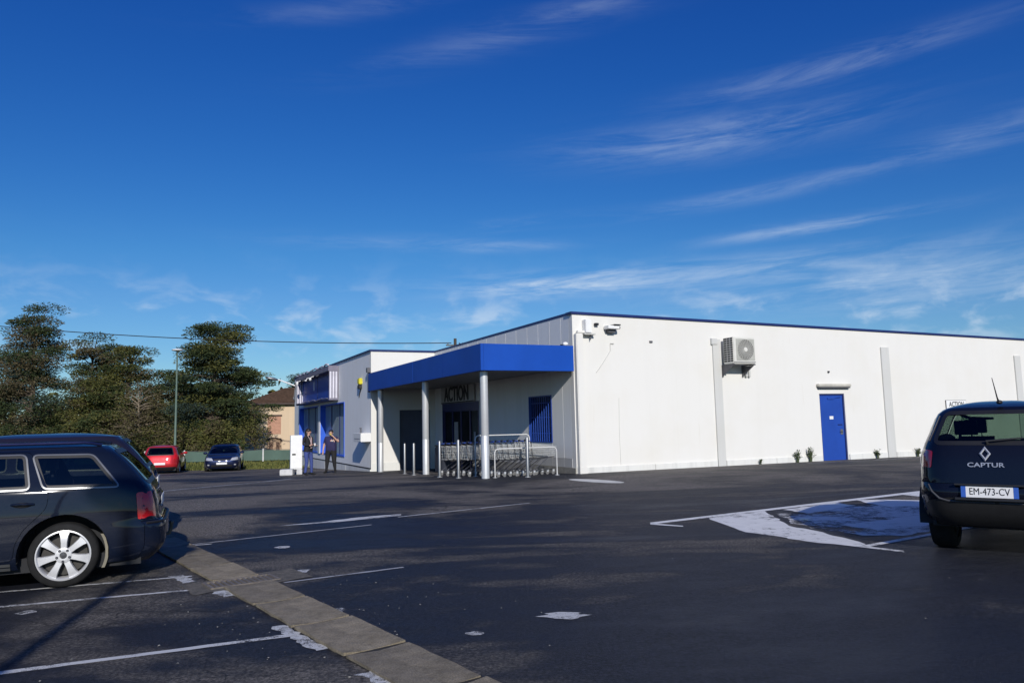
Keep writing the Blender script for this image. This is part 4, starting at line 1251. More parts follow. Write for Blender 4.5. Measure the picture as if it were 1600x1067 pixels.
def build_car(sp, name, label, cat, loc, rz, group=None):
    S = Shell(sp)
    hg = sp.get('h', 0.06)
    t = thing(name, label, cat, loc, rz, group)
    PM_ = sp['paint']; GL = sp.get('glass', CARGL)
    LOW = sp.get('lower', PM_)
    zc = sp.get('zc', S.z0)          # lower body in its own colour below this
    xr_, xf_, wr = sp['xw'][0], sp['xw'][1], sp['wr']
    ar = sp.get('ar', wr + .075)
    zs = [S.z0 + (S.zt - S.z0) * k / 60 for k in range(61)]
    zl = sp.get('sill', S.z0 + .02)
    da = math.asin(min(.99, (zl - wr) / ar))
    bottom = [(S.seam_r(S.z0), S.z0)]
    low = []
    x0 = S.seam_r(zl)
    low.append((x0, zl))
    for xw in (xr_, xf_):
        aa = arc(xw, wr, ar, math.pi - da, da)
        low += aa
    low.append((S.seam_f(zl), zl))
    outer = low + [(S.seam_f(z), z) for z in zs if z > zl + .01] + [(x, S.zt) for x in np.linspace(S.seam_f(S.zt), S.seam_r(S.zt), 20)[1:-1]] + [(S.seam_r(z), z) for z in reversed(zs) if z > zl + .01]
    wins = [rnd(w, .05) for w in sp['side_windows']]
    doors = [rnd(d, .05) for d in sp.get('doors', [])]
    for sg in (1, -1):
        holes = [dens(offs(d, .004), .08) for d in doors]
        inq = [w for w in wins if not any(pip(np.array([np.mean(w, 0)]), d)[0] for d in doors)]
        holes += [dens(w, .08) for w in inq]
        V, F = cdt(dens(outer, .08), holes, hg)
        if sg == 1: mbS = MB()
        lowf = []
        mbS.add([S.side(x, z, sg) for x, z in V], F)
        for d in doors:
            hl = [dens(w, .08) for w in wins if pip(np.array([np.mean(w, 0)]), d)[0]]
            V, F = cdt(dens(d, .08), hl, hg)
            mb = MB().add([S.side(x, z, sg) for x, z in V], F)
            dmesh = mb.build('door', PM_, t, smooth=True)
            if sp.get('handles'):
                for hx_, hz_ in sp['handles']:
                    if pip(np.array([[hx_, hz_]]), d)[0]:
                        y = S.side(hx_, hz_, sg)[1]
                        cup = MB().ell((hx_, y, hz_), (.085, .012, .028), 14, 8).build('handle', sp.get('handle_mat', BLACK), dmesh, smooth=True)
                        mb = MB(); mb.tube([(hx_ - .10, y + sg * .008, hz_ + .006), (hx_ - .05, y + sg * .034, hz_ + .012), (hx_ + .05, y + sg * .034, hz_ + .012), (hx_ + .09, y + sg * .008, hz_ + .008)], .012, 8)
                        mb.build('handle', PM_, dmesh, smooth=True)
        for w in wins:
            V, F = cdt(dens(offs(w, .004), .08), [], .10)
            MB().add([S.side(x, z, sg, -.006) for x, z in V], F).build('window', sp.get('side_glass', GL), t, smooth=True)
            tw = sp.get('trim_w', .014)
            if tw:
                o1 = offs(w, tw); 
                V, F = cdt(dens(o1, .06), [dens(offs(w, -.004), .06)], .2)
                MB().add([S.side(x, z, sg, .004) for x, z in V], F).build('window_trim', sp.get('trim', BLACK), t, smooth=True)
                if sp.get('black_edge'):
                    V, F = cdt(dens(offs(w, -.0035), .06), [dens(offs(w, -.03), .06)], .2)
                    MB().add([S.side(x, z, sg, -.004) for x, z in V], F).build('window_seal', BLACK, t, smooth=True)
    # rear and front skins
    def skin(fn, zlo, zhi, holes, h):
        zz = [zlo + (zhi - zlo) * k / 40 for k in range(41)]
        out = [(-S.seam_y(z), z) for z in zz] + [(y, zhi) for y in np.linspace(-S.seam_y(zhi), S.seam_y(zhi), 14)[1:-1]] + [(S.seam_y(z), z) for z in reversed(zz)] + [(y, zlo) for y in np.linspace(S.seam_y(zlo), -S.seam_y(zlo), 14)[1:-1]]
        return cdt(out, holes, h)
    rwin = rnd(sp['rear_window'], .05)
    zb = sp['bumper_z']
    V, F = skin(S.rear, zb, S.zt, [dens(rwin, .06)], hg)
    mbS.add([S.rear(y, z) for y, z in V], F)
    fwin = rnd(sp['front_window'], .05)
    V, F = skin(S.front, zb, S.zt, [dens(fwin, .05)], hg * .5)
    mbS.add([S.front(y, z) for y, z in V], F)
    # roof
    zz = S.zt; c, a = S.ca(zz); b = S.b(zz)
    # joined to the same outline as the skins
    ring = [(x, S.side(x, zz, 1)[1]) for x in np.linspace(S.seam_r(zz), S.seam_f(zz), 24)] + [(S.front(y, zz)[0], y) for y in np.linspace(S.seam_y(zz), -S.seam_y(zz), 14)[1:-1]] + [(x, S.side(x, zz, -1)[1]) for x in np.linspace(S.seam_f(zz), S.seam_r(zz), 24)] + [(S.rear(y, zz)[0], y) for y in np.linspace(-S.seam_y(zz), S.seam_y(zz), 14)[1:-1]]
    vs, fs = [], []
    nn = len(ring); K = 9
    for k in range(K):
        rho = math.cos(math.pi / 2 * k / K)
        for x, y in ring:
            vs.append((c + (x - c) * rho, y * rho, zz + S.crown * (1 - rho ** 2.6)))
    vs.append((c, 0, zz + S.crown))
    for k in range(K - 1):
        for i in range(nn):
            i2 = (i + 1) % nn
            fs.append((k * nn + i, k * nn + i2, (k + 1) * nn + i2, (k + 1) * nn + i))
    for i in range(nn): fs.append(((K - 1) * nn + i, (K - 1) * nn + (i + 1) % nn, len(vs) - 1))
    mbS.add(vs, fs)
    mbS.build('body', PM_, t, smooth=True, weld=True, angle=50)
    # bumpers
    for fn in (S.rear, S.front):
        V, F = skin(fn, S.z0, zb - .004, [], hg)
        MB().add([fn(y, z, .004) for y, z in V], F).build('bumper', LOW, t, smooth=True)
    # glass front and rear
    V, F = cdt(dens(offs(rwin, .004), .08), [], .10)
    MB().add([S.rear(y, z, -.006) for y, z in V], F).build('rear_window', sp.get('rear_glass', GL), t, smooth=True)
    V, F = cdt(dens(offs(fwin, .004), .06), [], .06)
    MB().add([S.front(y, z, -.006) for y, z in V], F).build('windscreen', GL, t, smooth=True)
    if sp.get('rear_seal', True):
        V, F = cdt(dens(offs(rwin, .03), .06), [dens(offs(rwin, -.012), .06)], .2)
        MB().add([S.rear(y, z, .003) for y, z in V], F).build('window_seal', BLACK, t, smooth=True)
    # dark lining, floor, seats
    zbelt = sp['belt']
    bw = S.b(zbelt)
    mb = MB()
    mb.box(S.xr(.5) + .22, S.xf(.5) - .25, -bw + .10, bw - .10, S.z0 - .02, S.z0 + .12)
    mb.box(S.xr(zbelt) + .32, S.xr(zbelt) + .36, -bw + .12, bw - .12, S.z0 + .1, zbelt - .04)
    mb.box(S.xf(zbelt) - .2, S.xf(zbelt) - .16, -bw + .10, bw - .10, S.z0 + .1, zbelt + .02)
    for sg in (-1, 1):
        yy = sg * (bw - .11)
        for xa, xb in ((S.xr(.6) + .2, xr_ - ar - .01), (xr_ + ar + .01, xf_ - ar - .01), (xf_ + ar + .01, S.xf(.6) - .3)):
            if xb > xa: mb.box(xa, xb, min(yy, yy - sg * .03), max(yy, yy - sg * .03), S.z0, zbelt - .05)
        for xw in (xr_, xf_):      # wheel housings
            pts = arc(xw, wr, ar - .004, math.pi + .1, -.1, 14)
            ya, yb = sg * (S.b(.5) - .012), sg * (S.b(.5) - .34)
            o = len(mb.v)
            mb.add([(x, ya, z) for x, z in pts] + [(x, yb, z) for x, z in pts], [(i, i + 1, len(pts) + i + 1, len(pts) + i) for i in range(len(pts) - 1)] + [tuple(range(len(pts), 2 * len(pts)))])
    mb.build('lining', DARK, t)
    for x, ys in sp.get('seats', []):
        for y in ys:
            st = MB().box(x - .10, x + .02, y - .23, y + .23, .45, zbelt + .10).box(x, x + .45, y - .23, y + .23, .40, .55).build('seat', SEATM, t, bevel=0.05)
            MB().box(x - .13, x - .04, y - .11, y + .11, zbelt + .14, zbelt + .30).box(x - .09, x - .07, y - .06, y - .05, zbelt + .09, zbelt + .16).box(x - .09, x - .07, y + .05, y + .06, zbelt + .09, zbelt + .16).build('headrest', SEATM, st, bevel=0.03)
    # lamps as patches on the skin
    def lamp(nm, fn, poly, mat, o=.006):
        V, F = cdt(dens(rnd(poly, .02), .05), [], .05)
        return [(fn(y, z, o)) for y, z in V], F
    for sg in (1, -1):
        for nm, mat, key in (('taillight', REDL, 'tail'), ('headlight', CLEARL, 'head'), ('rear_reflector', sp.get('refl_mat', REDL), 'refl'), ('fog_lamp', CLEARL, 'fog')):
            if key not in sp: continue
            mb = MB()
            for wh, poly in sp[key]:
                if wh == 'rear': mb.add(*lamp(nm, S.rear, [(sg * y, z) for y, z in poly], mat))
                elif wh == 'front': mb.add(*lamp(nm, S.front, [(sg * y, z) for y, z in poly], mat))
                else: mb.add(*lamp(nm, lambda x, z, o: S.side(x, z, sg, o), poly, mat))
            mb.build(nm, mat, t, smooth=True)
    for key, nm in (('grille', 'grille'), ('rear_panel', 'rear_panel'), ('rear_trim', 'rear_trim')):
        for fnm, poly, mat in sp.get(key, []):
            fn = S.rear if fnm == 'rear' else S.front
            V, F = cdt(dens(poly, .05), [], .06)
            MB().add([fn(y, z, .009) for y, z in V], F).build(nm, mat, t, smooth=True)
    # plates
    for fnm, y0, z0, w_, h_ in sp.get('plates', []):
        fn, sgn = (S.rear, -1) if fnm == 'rear' else (S.front, 1)
        xx = fn(y0, z0, 0.018)[0] 
        tl = sp.get('plate_tilt', 0)
        p = MB().box(min(xx, xx + sgn * .008), max(xx, xx + sgn * .008), y0 - w_ / 2, y0 + w_ / 2, z0 - h_ / 2, z0 + h_ / 2).build('number_plate', PLATE, t)
        MB().box(min(xx + sgn * .008, xx - sgn * .09), max(xx + sgn * .0075, xx - sgn * .09), y0 - w_ / 2 - .03, y0 + w_ / 2 + .03, z0 - h_ / 2 - .03, z0 + h_ / 2 + .03).build('plate_recess', BLACK, t) if False else None
    # wheels
    for xw in (xr_, xf_):
        for sg in (1, -1):
            wheel(t, xw, sg * (S.b(.5) - sp.get('inset', .115)), wr, sg, sp.get('spokes', 7), sp.get('rim', ALLOY), near=sp.get('near', False), w=sp.get('ww', .20), rimr=sp.get('rimr', .68))
    # door mirrors
    for sg in (1, -1):
        mx, mz = sp['mirror']
        y = S.side(mx, mz, sg)[1]
        MB().ell((mx, y + sg * .12, mz + .03), (.05, .11, .07), 12, 8).tube([(mx, y - sg * .01, mz), (mx, y + sg * .06, mz + .01)], .025, 6).build('door_mirror', sp.get('mirror_mat', PM_), t, smooth=True)
    return t, S

# --- the near estate and the one behind it
def estate_spec(pnt, **kw):
    sp = dict(n=8, paint=pnt, crown=.055,
      xr=[(.18, -2.14), (.26, -2.22), (.36, -2.265), (.55, -2.265), (.62, -2.21), (.75, -2.19), (.90, -2.15), (1.0, -2.08), (1.2, -1.91), (1.33, -1.77), (1.39, -1.69)],
      xf=[(.18, 2.2), (.3, 2.33), (.5, 2.36), (.65, 2.30), (.75, 2.2), (.82, 1.9), (.90, 1.45), (.96, 1.05), (1.05, .88), (1.2, .55), (1.33, .25), (1.39, .08)],
      b=[(.18, .80), (.3, .865), (.5, .885), (.7, .885), (.85, .87), (.97, .845), (1.1, .785), (1.25, .71), (1.34, .655), (1.39, .57)],
      xw=(-1.35, 1.35), wr=.318, ar=.405, sill=.205, belt=.97, bumper_z=.60,
      side_windows=[[(-1.83, .972), (-1.15, .985), (-1.02, 1.315), (-1.56, 1.305)], [(-1.03, .985), (-.12, .985), (-.10, 1.325), (-.96, 1.32)], [(-.0, .985), (.80, .985), (.40, 1.27), (.04, 1.325)]],
      doors=[[(-1.195, .972), (-1.19, .80), (-1.11, .71), (-1.00, .60), (-.93, .46), (-.915, .30), (-.06, .30), (-.06, 1.345), (-1.00, 1.345)], [(-.05, .30), (.92, .30), (.92, .60), (.88, .955), (.42, 1.32), (-.05, 1.345)]],
      rear_window=[(-.60, 1.00), (.60, 1.00), (.50, 1.32), (-.50, 1.32)], front_window=[(-.68, 1.0), (.68, 1.0), (.52, 1.345), (-.52, 1.345)],
      handles=[(-.98, .835), (.08, .835)], mirror=(.72, .98), seats=[(-.05, (-.36, .36)), (-.95, (-.40, .40))], spokes=7,
      tail=[('rear', [(.68, .64), (.815, .625), (.80, .90), (.68, .90)]), ('side', [(-2.045, .625), (-2.01, .625), (-1.985, .895), (-2.04, .895)])],
      plates=[('rear', 0, .76, .52, .11)], head=[('front', [(.45, .60), (.80, .60), (.78, .72), (.45, .70)])], grille=[('front', [(-.4, .55), (.4, .55), (.4, .72), (-.4, .72)], BLACK)])
    sp.update(kw)
    return sp

NAVY = paint('dark_navy_paint', (0.0045, 0.0080, 0.020), .0, .6)
a20 = R(23)
w_est = Vector((-4.58, 7.73, 0))
r_dir = Vector((math.cos(a20), math.sin(a20), 0)); n_dir = Vector((-r_dir.y, r_dir.x, 0))
EST_RZ = math.atan2(-r_dir.y, -r_dir.x)
def place_estate(contact, spec, name, label, zoff=0.0):
    b = .77
    org = contact + n_dir * b + r_dir * (-1.35)     # rear wheel sits 1.35 behind the middle
    z = g(contact.x, contact.y) + zoff
    return build_car(spec, name, label, 'car', (org.x, org.y, z), EST_RZ)
est, ES = place_estate(w_est, estate_spec(NAVY, h=.035, near=True, trim=TRIM, trim_w=.011, black_edge=True, rimr=.745, side_glass=glass_mat('reflective_side_glass', (0.55, 0.62, 0.58), 1.75)), 'estate_car', 'dark navy estate car nearest the camera with silver seven spoke wheel')
# fittings on the near estate
for sg in (1, -1):
    pts = [(x, ES.side(x, 1.385, sg)[1] - sg * .02, 1.40 + .028 * min(1, (x + 1.62) * 8, (.2 - x) * 8)) for x in np.linspace(-1.62, .2, 24)]
    MB().tube(pts, .016, 8).build('roof_rail', paint('rail_navy', (0.012, 0.014, 0.05), .3, .3) if sg == 1 else NAVY, est, smooth=True)
    mb = MB()
    for z0, z1, o in ((.205, .235, .012), (.245, .275, .010)):
        vs, fs = [], []
        xs_ = np.linspace(-.90, .90, 14)
        for x in xs_:
            for z in (z0, z1): vs.append(ES.side(x, z, sg, o))
        for i in range(len(xs_) - 1): fs.append((2 * i, 2 * i + 1, 2 * i + 3, 2 * i + 2))
        mb.add(vs, fs)
    mb.build('sill_trim', TRIM, est, smooth=True)
    y = ES.b(.4)
    fl_ = arc(-1.35, .318, .372, R(150), R(204), 12)
    mb = MB(); mb.add([(x, sg * (y - .035), z) for x, z in fl_] + [(x, sg * (y - .16), z) for x, z in fl_] + [(x - .028, sg * (y - .035), z) for x, z in fl_], [(i, i + 1, 14 + i, 13 + i) for i in range(12)] + [(i, i + 1, 27 + i, 26 + i) for i in range(12)])
    mb.build('wheel_arch_liner', pm('dusty_arch_liner', (0.22, 0.20, 0.15), .8), est)
    # line along the side
    mb = MB(); mb.tube([ES.side(x, .845 + .01 * (x + 2) / 4, sg, .0015) for x in np.linspace(-1.98, 1.7, 40)], .003, 4); 
mb = MB(); mb.tube([(-2.22, 0, .36), (-2.29, 0, .36), (-2.31, 0, .42), (-2.31, 0, .46)], .02, 8).ell((-2.31, 0, .48), (.026, .026, .026)).build('tow_bar', pm('dirty_tow_steel', (0.12, 0.12, 0.10), .5, .6), est, smooth=True)
mb = MB(); mb.tube([ES.rear(y, .58, .012) for y in np.linspace(-.80, .80, 24)], .014, 6); mb.build('bumper_strip', BLACK, est, smooth=True)
ES2 = paint('dark_aubergine_paint', (0.014, 0.013, 0.024), .0, .6)
o2 = w_est + n_dir * 3.05 + r_dir * (-.17)
est2, _ = place_estate(o2, estate_spec(ES2, h=.05, near=False, side_windows=[[(-1.72, .96), (-.52, .985), (-.50, 1.325), (-1.46, 1.315)], [(-.40, .985), (.80, .985), (.40, 1.27), (-.36, 1.325)]], doors=[], trim=BLACK, trim_w=.012, glass=TINTGL, rear_glass=TINTGL, handles=None), 'estate_car', 'taller dark estate car parked just behind the near navy estate')
est2.scale = (1.0, 1.0, 1.07)

# --- hatchbacks
def hatch_spec(pnt, k=1.0, wk=1.0, **kw):
    sp = dict(n=6.0, paint=pnt, crown=.06,
      xr=[(.2, -1.86), (.33, -1.97), (.50, -2.0), (.66, -1.97), (.80, -1.94), (.98, -1.88), (1.2, -1.74), (1.36, -1.60), (1.42, -1.52)],
      xf=[(.2, 1.86), (.33, 1.97), (.55, 2.0), (.68, 1.95), (.78, 1.80), (.88, 1.40), (.95, 1.05), (1.05, .86), (1.2, .58), (1.34, .28), (1.42, .05)],
      b=[(.2, .76), (.33, .83), (.55, .865), (.75, .86), (.95, .825), (1.1, .775), (1.25, .715), (1.36, .665), (1.42, .57)],
      xw=(-1.28, 1.28), wr=.31, ar=.38, sill=.22, belt=.95, bumper_z=.62,
      side_windows=[[(-1.62, .98), (-.88, .965), (-.82, 1.33), (-1.38, 1.28)], [(-.80, .965), (-.06, .96), (-.05, 1.35), (-.74, 1.335)], [(.04, .96), (.82, .955), (.40, 1.28), (.05, 1.35)]],
      rear_window=[(-.60, 1.0), (.60, 1.0), (.50, 1.34), (-.50, 1.34)], front_window=[(-.68, .98), (.68, .98), (.54, 1.37), (-.54, 1.37)],
      mirror=(.74, .97), seats=[(0.0, (-.35, .35)), (-.85, (-.36, .36))], spokes=5,
      tail=[('rear', [(.58, .78), (.80, .76), (.79, .98), (.70, 1.08), (.64, 1.0)])], head=[('front', [(.40, .62), (.78, .64), (.74, .80), (.48, .76)])],
      plates=[('rear', 0, .55, .50, .11), ('front', 0, .47, .50, .11)], grille=[('front', [(-.5, .28), (.5, .28), (.5, .40), (-.5, .40)], BLACK), ('front', [(-.34, .62), (.34, .62), (.38, .70), (-.38, .70)], BLACK)],
      fog=[('front', [(.58, .36), (.68, .36), (.68, .43), (.58, .43)])], rear_trim=[('rear', [(-.70, .205), (.70, .205), (.72, .38), (-.72, .38)], BLACK)], h=.09, trim_w=.012)
    sp.update(kw)
    return sp
RED = paint('bright_red_paint', (0.42, 0.018, 0.025), .15, .3)
red, _ = build_car(hatch_spec(RED, glass=TINTGL), 'hatchback_car', 'red hatchback parked facing the trees', 'car', (-19.5, 42.0, g(-19.5, 42.0)), math.atan2(.93, -.30))
red.scale = (1.05, 1.08, 1.04)
BLU = paint('deep_blue_paint', (0.010, 0.016, 0.055), .3, .3)
blu, _ = build_car(hatch_spec(BLU, glass=TINTGL), 'hatchback_car', 'dark blue hatchback with bright headlights facing the camera', 'car', (-16.85, 43.8, g(-16.85, 43.8)), math.atan2(-.94, .28))
blu.scale = (1.05, 1.10, 1.03)

# --- the dark SUV on the right
SUVP = paint('blue_black_paint', (0.0040, 0.0055, 0.013), .0, .6)
LOWB = pm('dark_bumper_plastic', (0.016, 0.016, 0.017), .5, 0, .15, 20)
suv_sp = dict(n=6.5, paint=SUVP, crown=.075, lower=SUVP,
      xr=[(.30, -1.83), (.40, -1.93), (.55, -1.99), (.66, -2.01), (.72, -1.985), (.80, -1.97), (1.0, -1.93), (1.12, -1.88), (1.3, -1.72), (1.44, -1.58), (1.50, -1.50)],
      xf=[(.30, 1.9), (.40, 2.0), (.62, 2.05), (.80, 1.98), (.92, 1.80), (1.0, 1.45), (1.06, 1.15), (1.15, .95), (1.3, .62), (1.42, .30), (1.50, .05)],
      b=[(.30, .70), (.40, .745), (.60, .76), (.85, .75), (1.0, .73), (1.10, .695), (1.25, .635), (1.40, .58), (1.46, .545), (1.50, .47)],
      xw=(-1.30, 1.30), wr=.335, ar=.41, sill=.30, belt=1.06, bumper_z=.74, h=.04,
      side_windows=[[(-1.50, 1.12), (-.86, 1.07), (-.80, 1.42), (-1.34, 1.38)], [(-.78, 1.07), (-.04, 1.06), (-.02, 1.44), (-.72, 1.42)], [(.06, 1.06), (.90, 1.05), (.46, 1.36), (.08, 1.44)]],
      rear_window=[(-.52, 1.15), (.52, 1.15), (.43, 1.44), (-.43, 1.44)], front_window=[(-.66, 1.08), (.66, 1.08), (.50, 1.45), (-.50, 1.45)],
      mirror=(.84, 1.07), seats=[(.02, (-.34, .34)), (-.86, (-.34, .34))], spokes=5, inset=.19, ww=.235, near=False, rim=GREYP,
      tail=[('rear', [(.565, .89), (.675, .89), (.66, 1.08), (.545, 1.06)]), ('side', [(-1.68, .91), (-1.54, .93), (-1.50, 1.03), (-1.66, 1.05)])],
      refl=[('rear', [(.50, .455), (.64, .46), (.64, .475), (.50, .47)])], head=[('front', [(.40, .78), (.70, .80), (.66, .94), (.46, .90)])],
      plates=[], grille=[('front', [(-.4, .80), (.4, .80), (.4, .92), (-.4, .92)], BLACK)],
      rear_panel=[('rear', [(-.68, .31), (.68, .31), (.72, .44), (.60, .56), (.42, .60), (-.42, .60), (-.60, .56), (-.72, .44)], LOWB)],
      trim_w=.012, glass=glass_mat('pale_green_car_glass', (0.37, 0.47, 0.40), 1.5))
th = R(38)
fw = Vector((math.sin(th), math.cos(th), 0)); lf_ = Vector((-fw.y, fw.x, 0))
cw = Vector((4.56, 8.35, 0))        # where the left rear tyre stands
og = cw - lf_ * (.68) + fw * (1.30 + .10)
suv, SS = build_car(suv_sp, 'suv_car', 'dark blue black compact SUV seen from behind at the right edge', 'car', (og.x, og.y, .04), math.atan2(fw.y, fw.x))
def suv_M(y, z, o):
    x = SS.rear(y, z, o)[0]
    dz = .04
    xa, xb = SS.rear(y, z - dz)[0], SS.rear(y, z + dz)[0]
    up = Vector((xb - xa, 0, 2 * dz)).normalized()
    rt_ = Vector((0, -1, 0))
    nn_ = rt_.cross(up)
    return Matrix(((rt_.x, up.x, nn_.x, x), (rt_.y, up.y, nn_.y, y), (rt_.z, up.z, nn_.z, z), (0, 0, 0, 1)))
py = .055
M = suv_M(py, .665, .012)
pl = MB().box(-.24, .24, -.055, .055, 0, .010, 0, M).build('number_plate', PLATE, suv)
MB().box(-.242, -.200, -.056, .056, .0101, .0118, 0, M).build('blue_band', EUBLUE, pl)
MB().box(.200, .242, -.056, .056, .0101, .0118, 0, M).build('blue_band', EUBLUE, pl)
text_mesh('plate_number', 'EM-473-CV', .096, LETT, pl, M @ Matrix.Translation((0, 0, .0112)), .001, .76, 0)
MB().box(-.30, .30, .058, .075, -.02, .03, 0, M).box(-.30, .30, -.085, -.060, -.03, .012, 0, M).build('plate_recess', BLACK, suv, bevel=.004)
EMB = pm('badge_chrome', (0.40, 0.42, 0.47), .3, .35)
M = suv_M(.075, 1.035, .008)
dm = [(0, .078), (.052, 0), (0, -.078), (-.052, 0)]
mb = MB()
for q in range(4):
    a, b = Vector(dm[q]), Vector(dm[(q + 1) % 4])
    ai, bi_ = a * .52, b * .52
    mm = [(a.x, a.y, .004), (b.x, b.y, .004), ((b.x + bi_.x) / 2, (b.y + bi_.y) / 2, .012), ((a.x + ai.x) / 2, (a.y + ai.y) / 2, .012), (bi_.x, bi_.y, .004), (ai.x, ai.y, .004)]
    mb.add([M @ Vector(p) for p in mm], [(0, 1, 2, 3), (3, 2, 4, 5)])
mb.build('badge', EMB, suv)
text_mesh('model_lettering', 'CAPTUR', .062, EMB, suv, suv_M(.075, .925, .006) , .003, 1.35, .001)
MB().tube([(-1.50, -.05, 1.545), (-1.55, -.04, 1.59), (-1.68, -.02, 1.80)], [.014, .007, .003], 6).ell((-1.49, -.05, 1.55), (.05, .03, .022)).build('aerial', BLACK, suv)
MB().tube([SS.rear(.05, 1.14, .012), SS.rear(.06, 1.16, .04), SS.rear(-.25, 1.19, .03)], [.018, .012, .008], 6).build('rear_wiper', BLACK, suv)
for sg in (1, -1):
    mb = MB(); mb.tube([SS.rear(sg * y, z, .006) for y, z in ((.60, .72), (.565, .65), (.50, .585), (.42, .565), (.2, .56), (0.02, .56))], [.007, .012, .014, .012, .010, .008], 6)
    mb.build('bumper_crease', pm('grey_bumper_crease', (0.07, 0.07, 0.075), .4), suv, smooth=True)
    MB().tube([SS.rear(sg * .585, 1.16, .010), SS.rear(sg * .50, 1.42, .010)], .006, 4).build('window_fin', GREYP, suv)
# ------------------------------------------------------------------ trees
def leafmat(name, c0, c1):
    m, nt, b, out = mat_base(name)
    n = nnoise(nt, 0.9, 4, 0.7)
    nt.links.new(nramp(nt, n, [(0.3, c0), (0.7, c1)]), b.inputs['Base Color'])
    b.inputs['Roughness'].default_value = 0.75
    b.inputs['Specular IOR Level'].default_value = 0.2
    return m
N_DARK = leafmat('dark_needles', (0.022, 0.036, 0.014), (0.056, 0.074, 0.026))
N_OLIVE = leafmat('olive_needles', (0.070, 0.078, 0.022), (0.125, 0.118, 0.034))
N_BROWN = leafmat('brown_needles', (0.070, 0.060, 0.030), (0.125, 0.100, 0.056))
N_BLUE = leafmat('blue_green_needles', (0.020, 0.036, 0.030), (0.045, 0.066, 0.050))
BARK = pm('grey_brown_bark', (0.105, 0.080, 0.060), .9, 0, .35, 6, .6, 30)
BARKP = pm('pale_bark', (0.20, 0.16, 0.115), .9, 0, .3, 6, .6, 30)

def tree(name, label, x, y, H, seed, pads, spread, cols, group=None, trunk_r=.28, leaf=.24, per=150, zlow=.18, bark=None, top_w=.22, flat=.34, profile=None, lean=0.0, cat='tree', limbs=True):
    """trunk with limbs that end in flattish tufts of needles"""
    r = random.Random(seed)
    z0 = g(x, y) - .1
    t = thing(name, label, cat, (x, y, z0), r.uniform(0, 6), group)
    mb = MB()
    tp = []
    for k in range(9):
        q = k / 8
        tp.append(Vector((math.sin(q * 3 + seed) * .18 * H * .06 + lean * q * q, math.cos(q * 2.3 + seed) * .16 * H * .06, H * .84 * q)))
    mb.tube(tp, [trunk_r * (1 - .88 * k / 8) for k in range(9)], 8)
    def at(q):
        q = max(0, min(.999, q)) * 8; i = int(q); return tp[i].lerp(tp[i + 1], q - i)
    centres = []
    prof = profile or (lambda q: spread * (1 - q) ** .75 * (.75 + .5 * math.sin(q * 9 + seed)) + top_w * spread * .6)
    for k in range(pads):
        q = zlow + (1 - zlow) * ((k + r.random()) / pads) ** .92
        rad = max(.35, prof(q)) * r.uniform(.25, 1.0) ** .6
        a = r.uniform(0, 6.283)
        base = at(q * .96)
        rise = r.uniform(-.10, .22) * rad
        if q > .8: rise += r.uniform(0.0, .16) * H * (q - .8) / .2 * (1.2 - rad / (spread + .1))
        c = base + Vector((math.cos(a) * rad, math.sin(a) * rad, rise))
        c.z = min(c.z, H * 1.0)
        centres.append((c, q))
        if limbs and rad > .7:
            m1 = base.lerp(c, .5) + Vector((0, 0, r.uniform(-.1, .25) * rad * .4))
            mb.tube([base - Vector((0, 0, .15)), m1, c], [trunk_r * .30 * (1 - q) + .035, .04, .015], 5, caps=False)
    mb.build('trunk', bark or BARK, t, smooth=True)
    per = int(per * 2.4)
    n_tot = len(centres) * per
    R_ = np.random.default_rng(seed)
    C = np.array([c for c, q in centres]); 
    idx = np.repeat(np.arange(len(centres)), per)
    size = np.array([(.55 + .40 * spread * .22) * r.uniform(.75, 1.5) for _ in centres])
    if profile is None: size *= np.array([1.15 - .45 * q for c, q in centres])
    d = R_.normal(size=(n_tot, 3)); d /= np.linalg.norm(d, axis=1)[:, None]
    rr = R_.random(n_tot) ** .45
    P = C[idx] + d * rr[:, None] * size[idx][:, None] * np.array([1.25, 1.25, flat * 1.35])
    P[:, 2] -= (rr * size[idx]) ** 2 * .10
    # each leaf a narrow rhomb, pointing mostly outward and level
    out = d * np.array([1, 1, .5]) + R_.normal(scale=.55, size=(n_tot, 3)) * np.array([1, 1, .7])
    out /= np.linalg.norm(out, axis=1)[:, None]
    sd = np.cross(out, R_.normal(size=(n_tot, 3))); sd /= np.linalg.norm(sd, axis=1)[:, None]
    L = leaf * R_.uniform(.55, 1.3, n_tot)[:, None]; Wd_ = leaf * .30 * R_.uniform(.6, 1.3, n_tot)[:, None]
    V = np.empty((n_tot, 4, 3))
    V[:, 0] = P - out * L * .5; V[:, 1] = P + sd * Wd_ * .5; V[:, 2] = P + out * L * .5; V[:, 3] = P - sd * Wd_ * .5
    me = bpy.data.meshes.new('crown')
    me.vertices.add(n_tot * 4); me.loops.add(n_tot * 4); me.polygons.add(n_tot)
    me.vertices.foreach_set('co', V.reshape(-1).astype(np.float32))
    me.loops.foreach_set('vertex_index', np.arange(n_tot * 4, dtype=np.int32))
    me.polygons.foreach_set('loop_start', np.arange(0, n_tot * 4, 4, dtype=np.int32))
    mats = [m for m, w in cols]
    for m in mats: me.materials.append(m)
    w = np.array([w for m, w in cols], float); w /= w.sum()
    pc = R_.choice(len(mats), size=len(centres), p=w)
    mi = pc[idx]
    sw = R_.random(n_tot) < .18
    mi = np.where(sw, R_.choice(len(mats), size=n_tot, p=w), mi).astype(np.int32)
    me.polygons.foreach_set('material_index', mi)
    me.update(); me.validate()
    link('crown', me, t)
    return t
GT = 'old conifers behind the green fence'
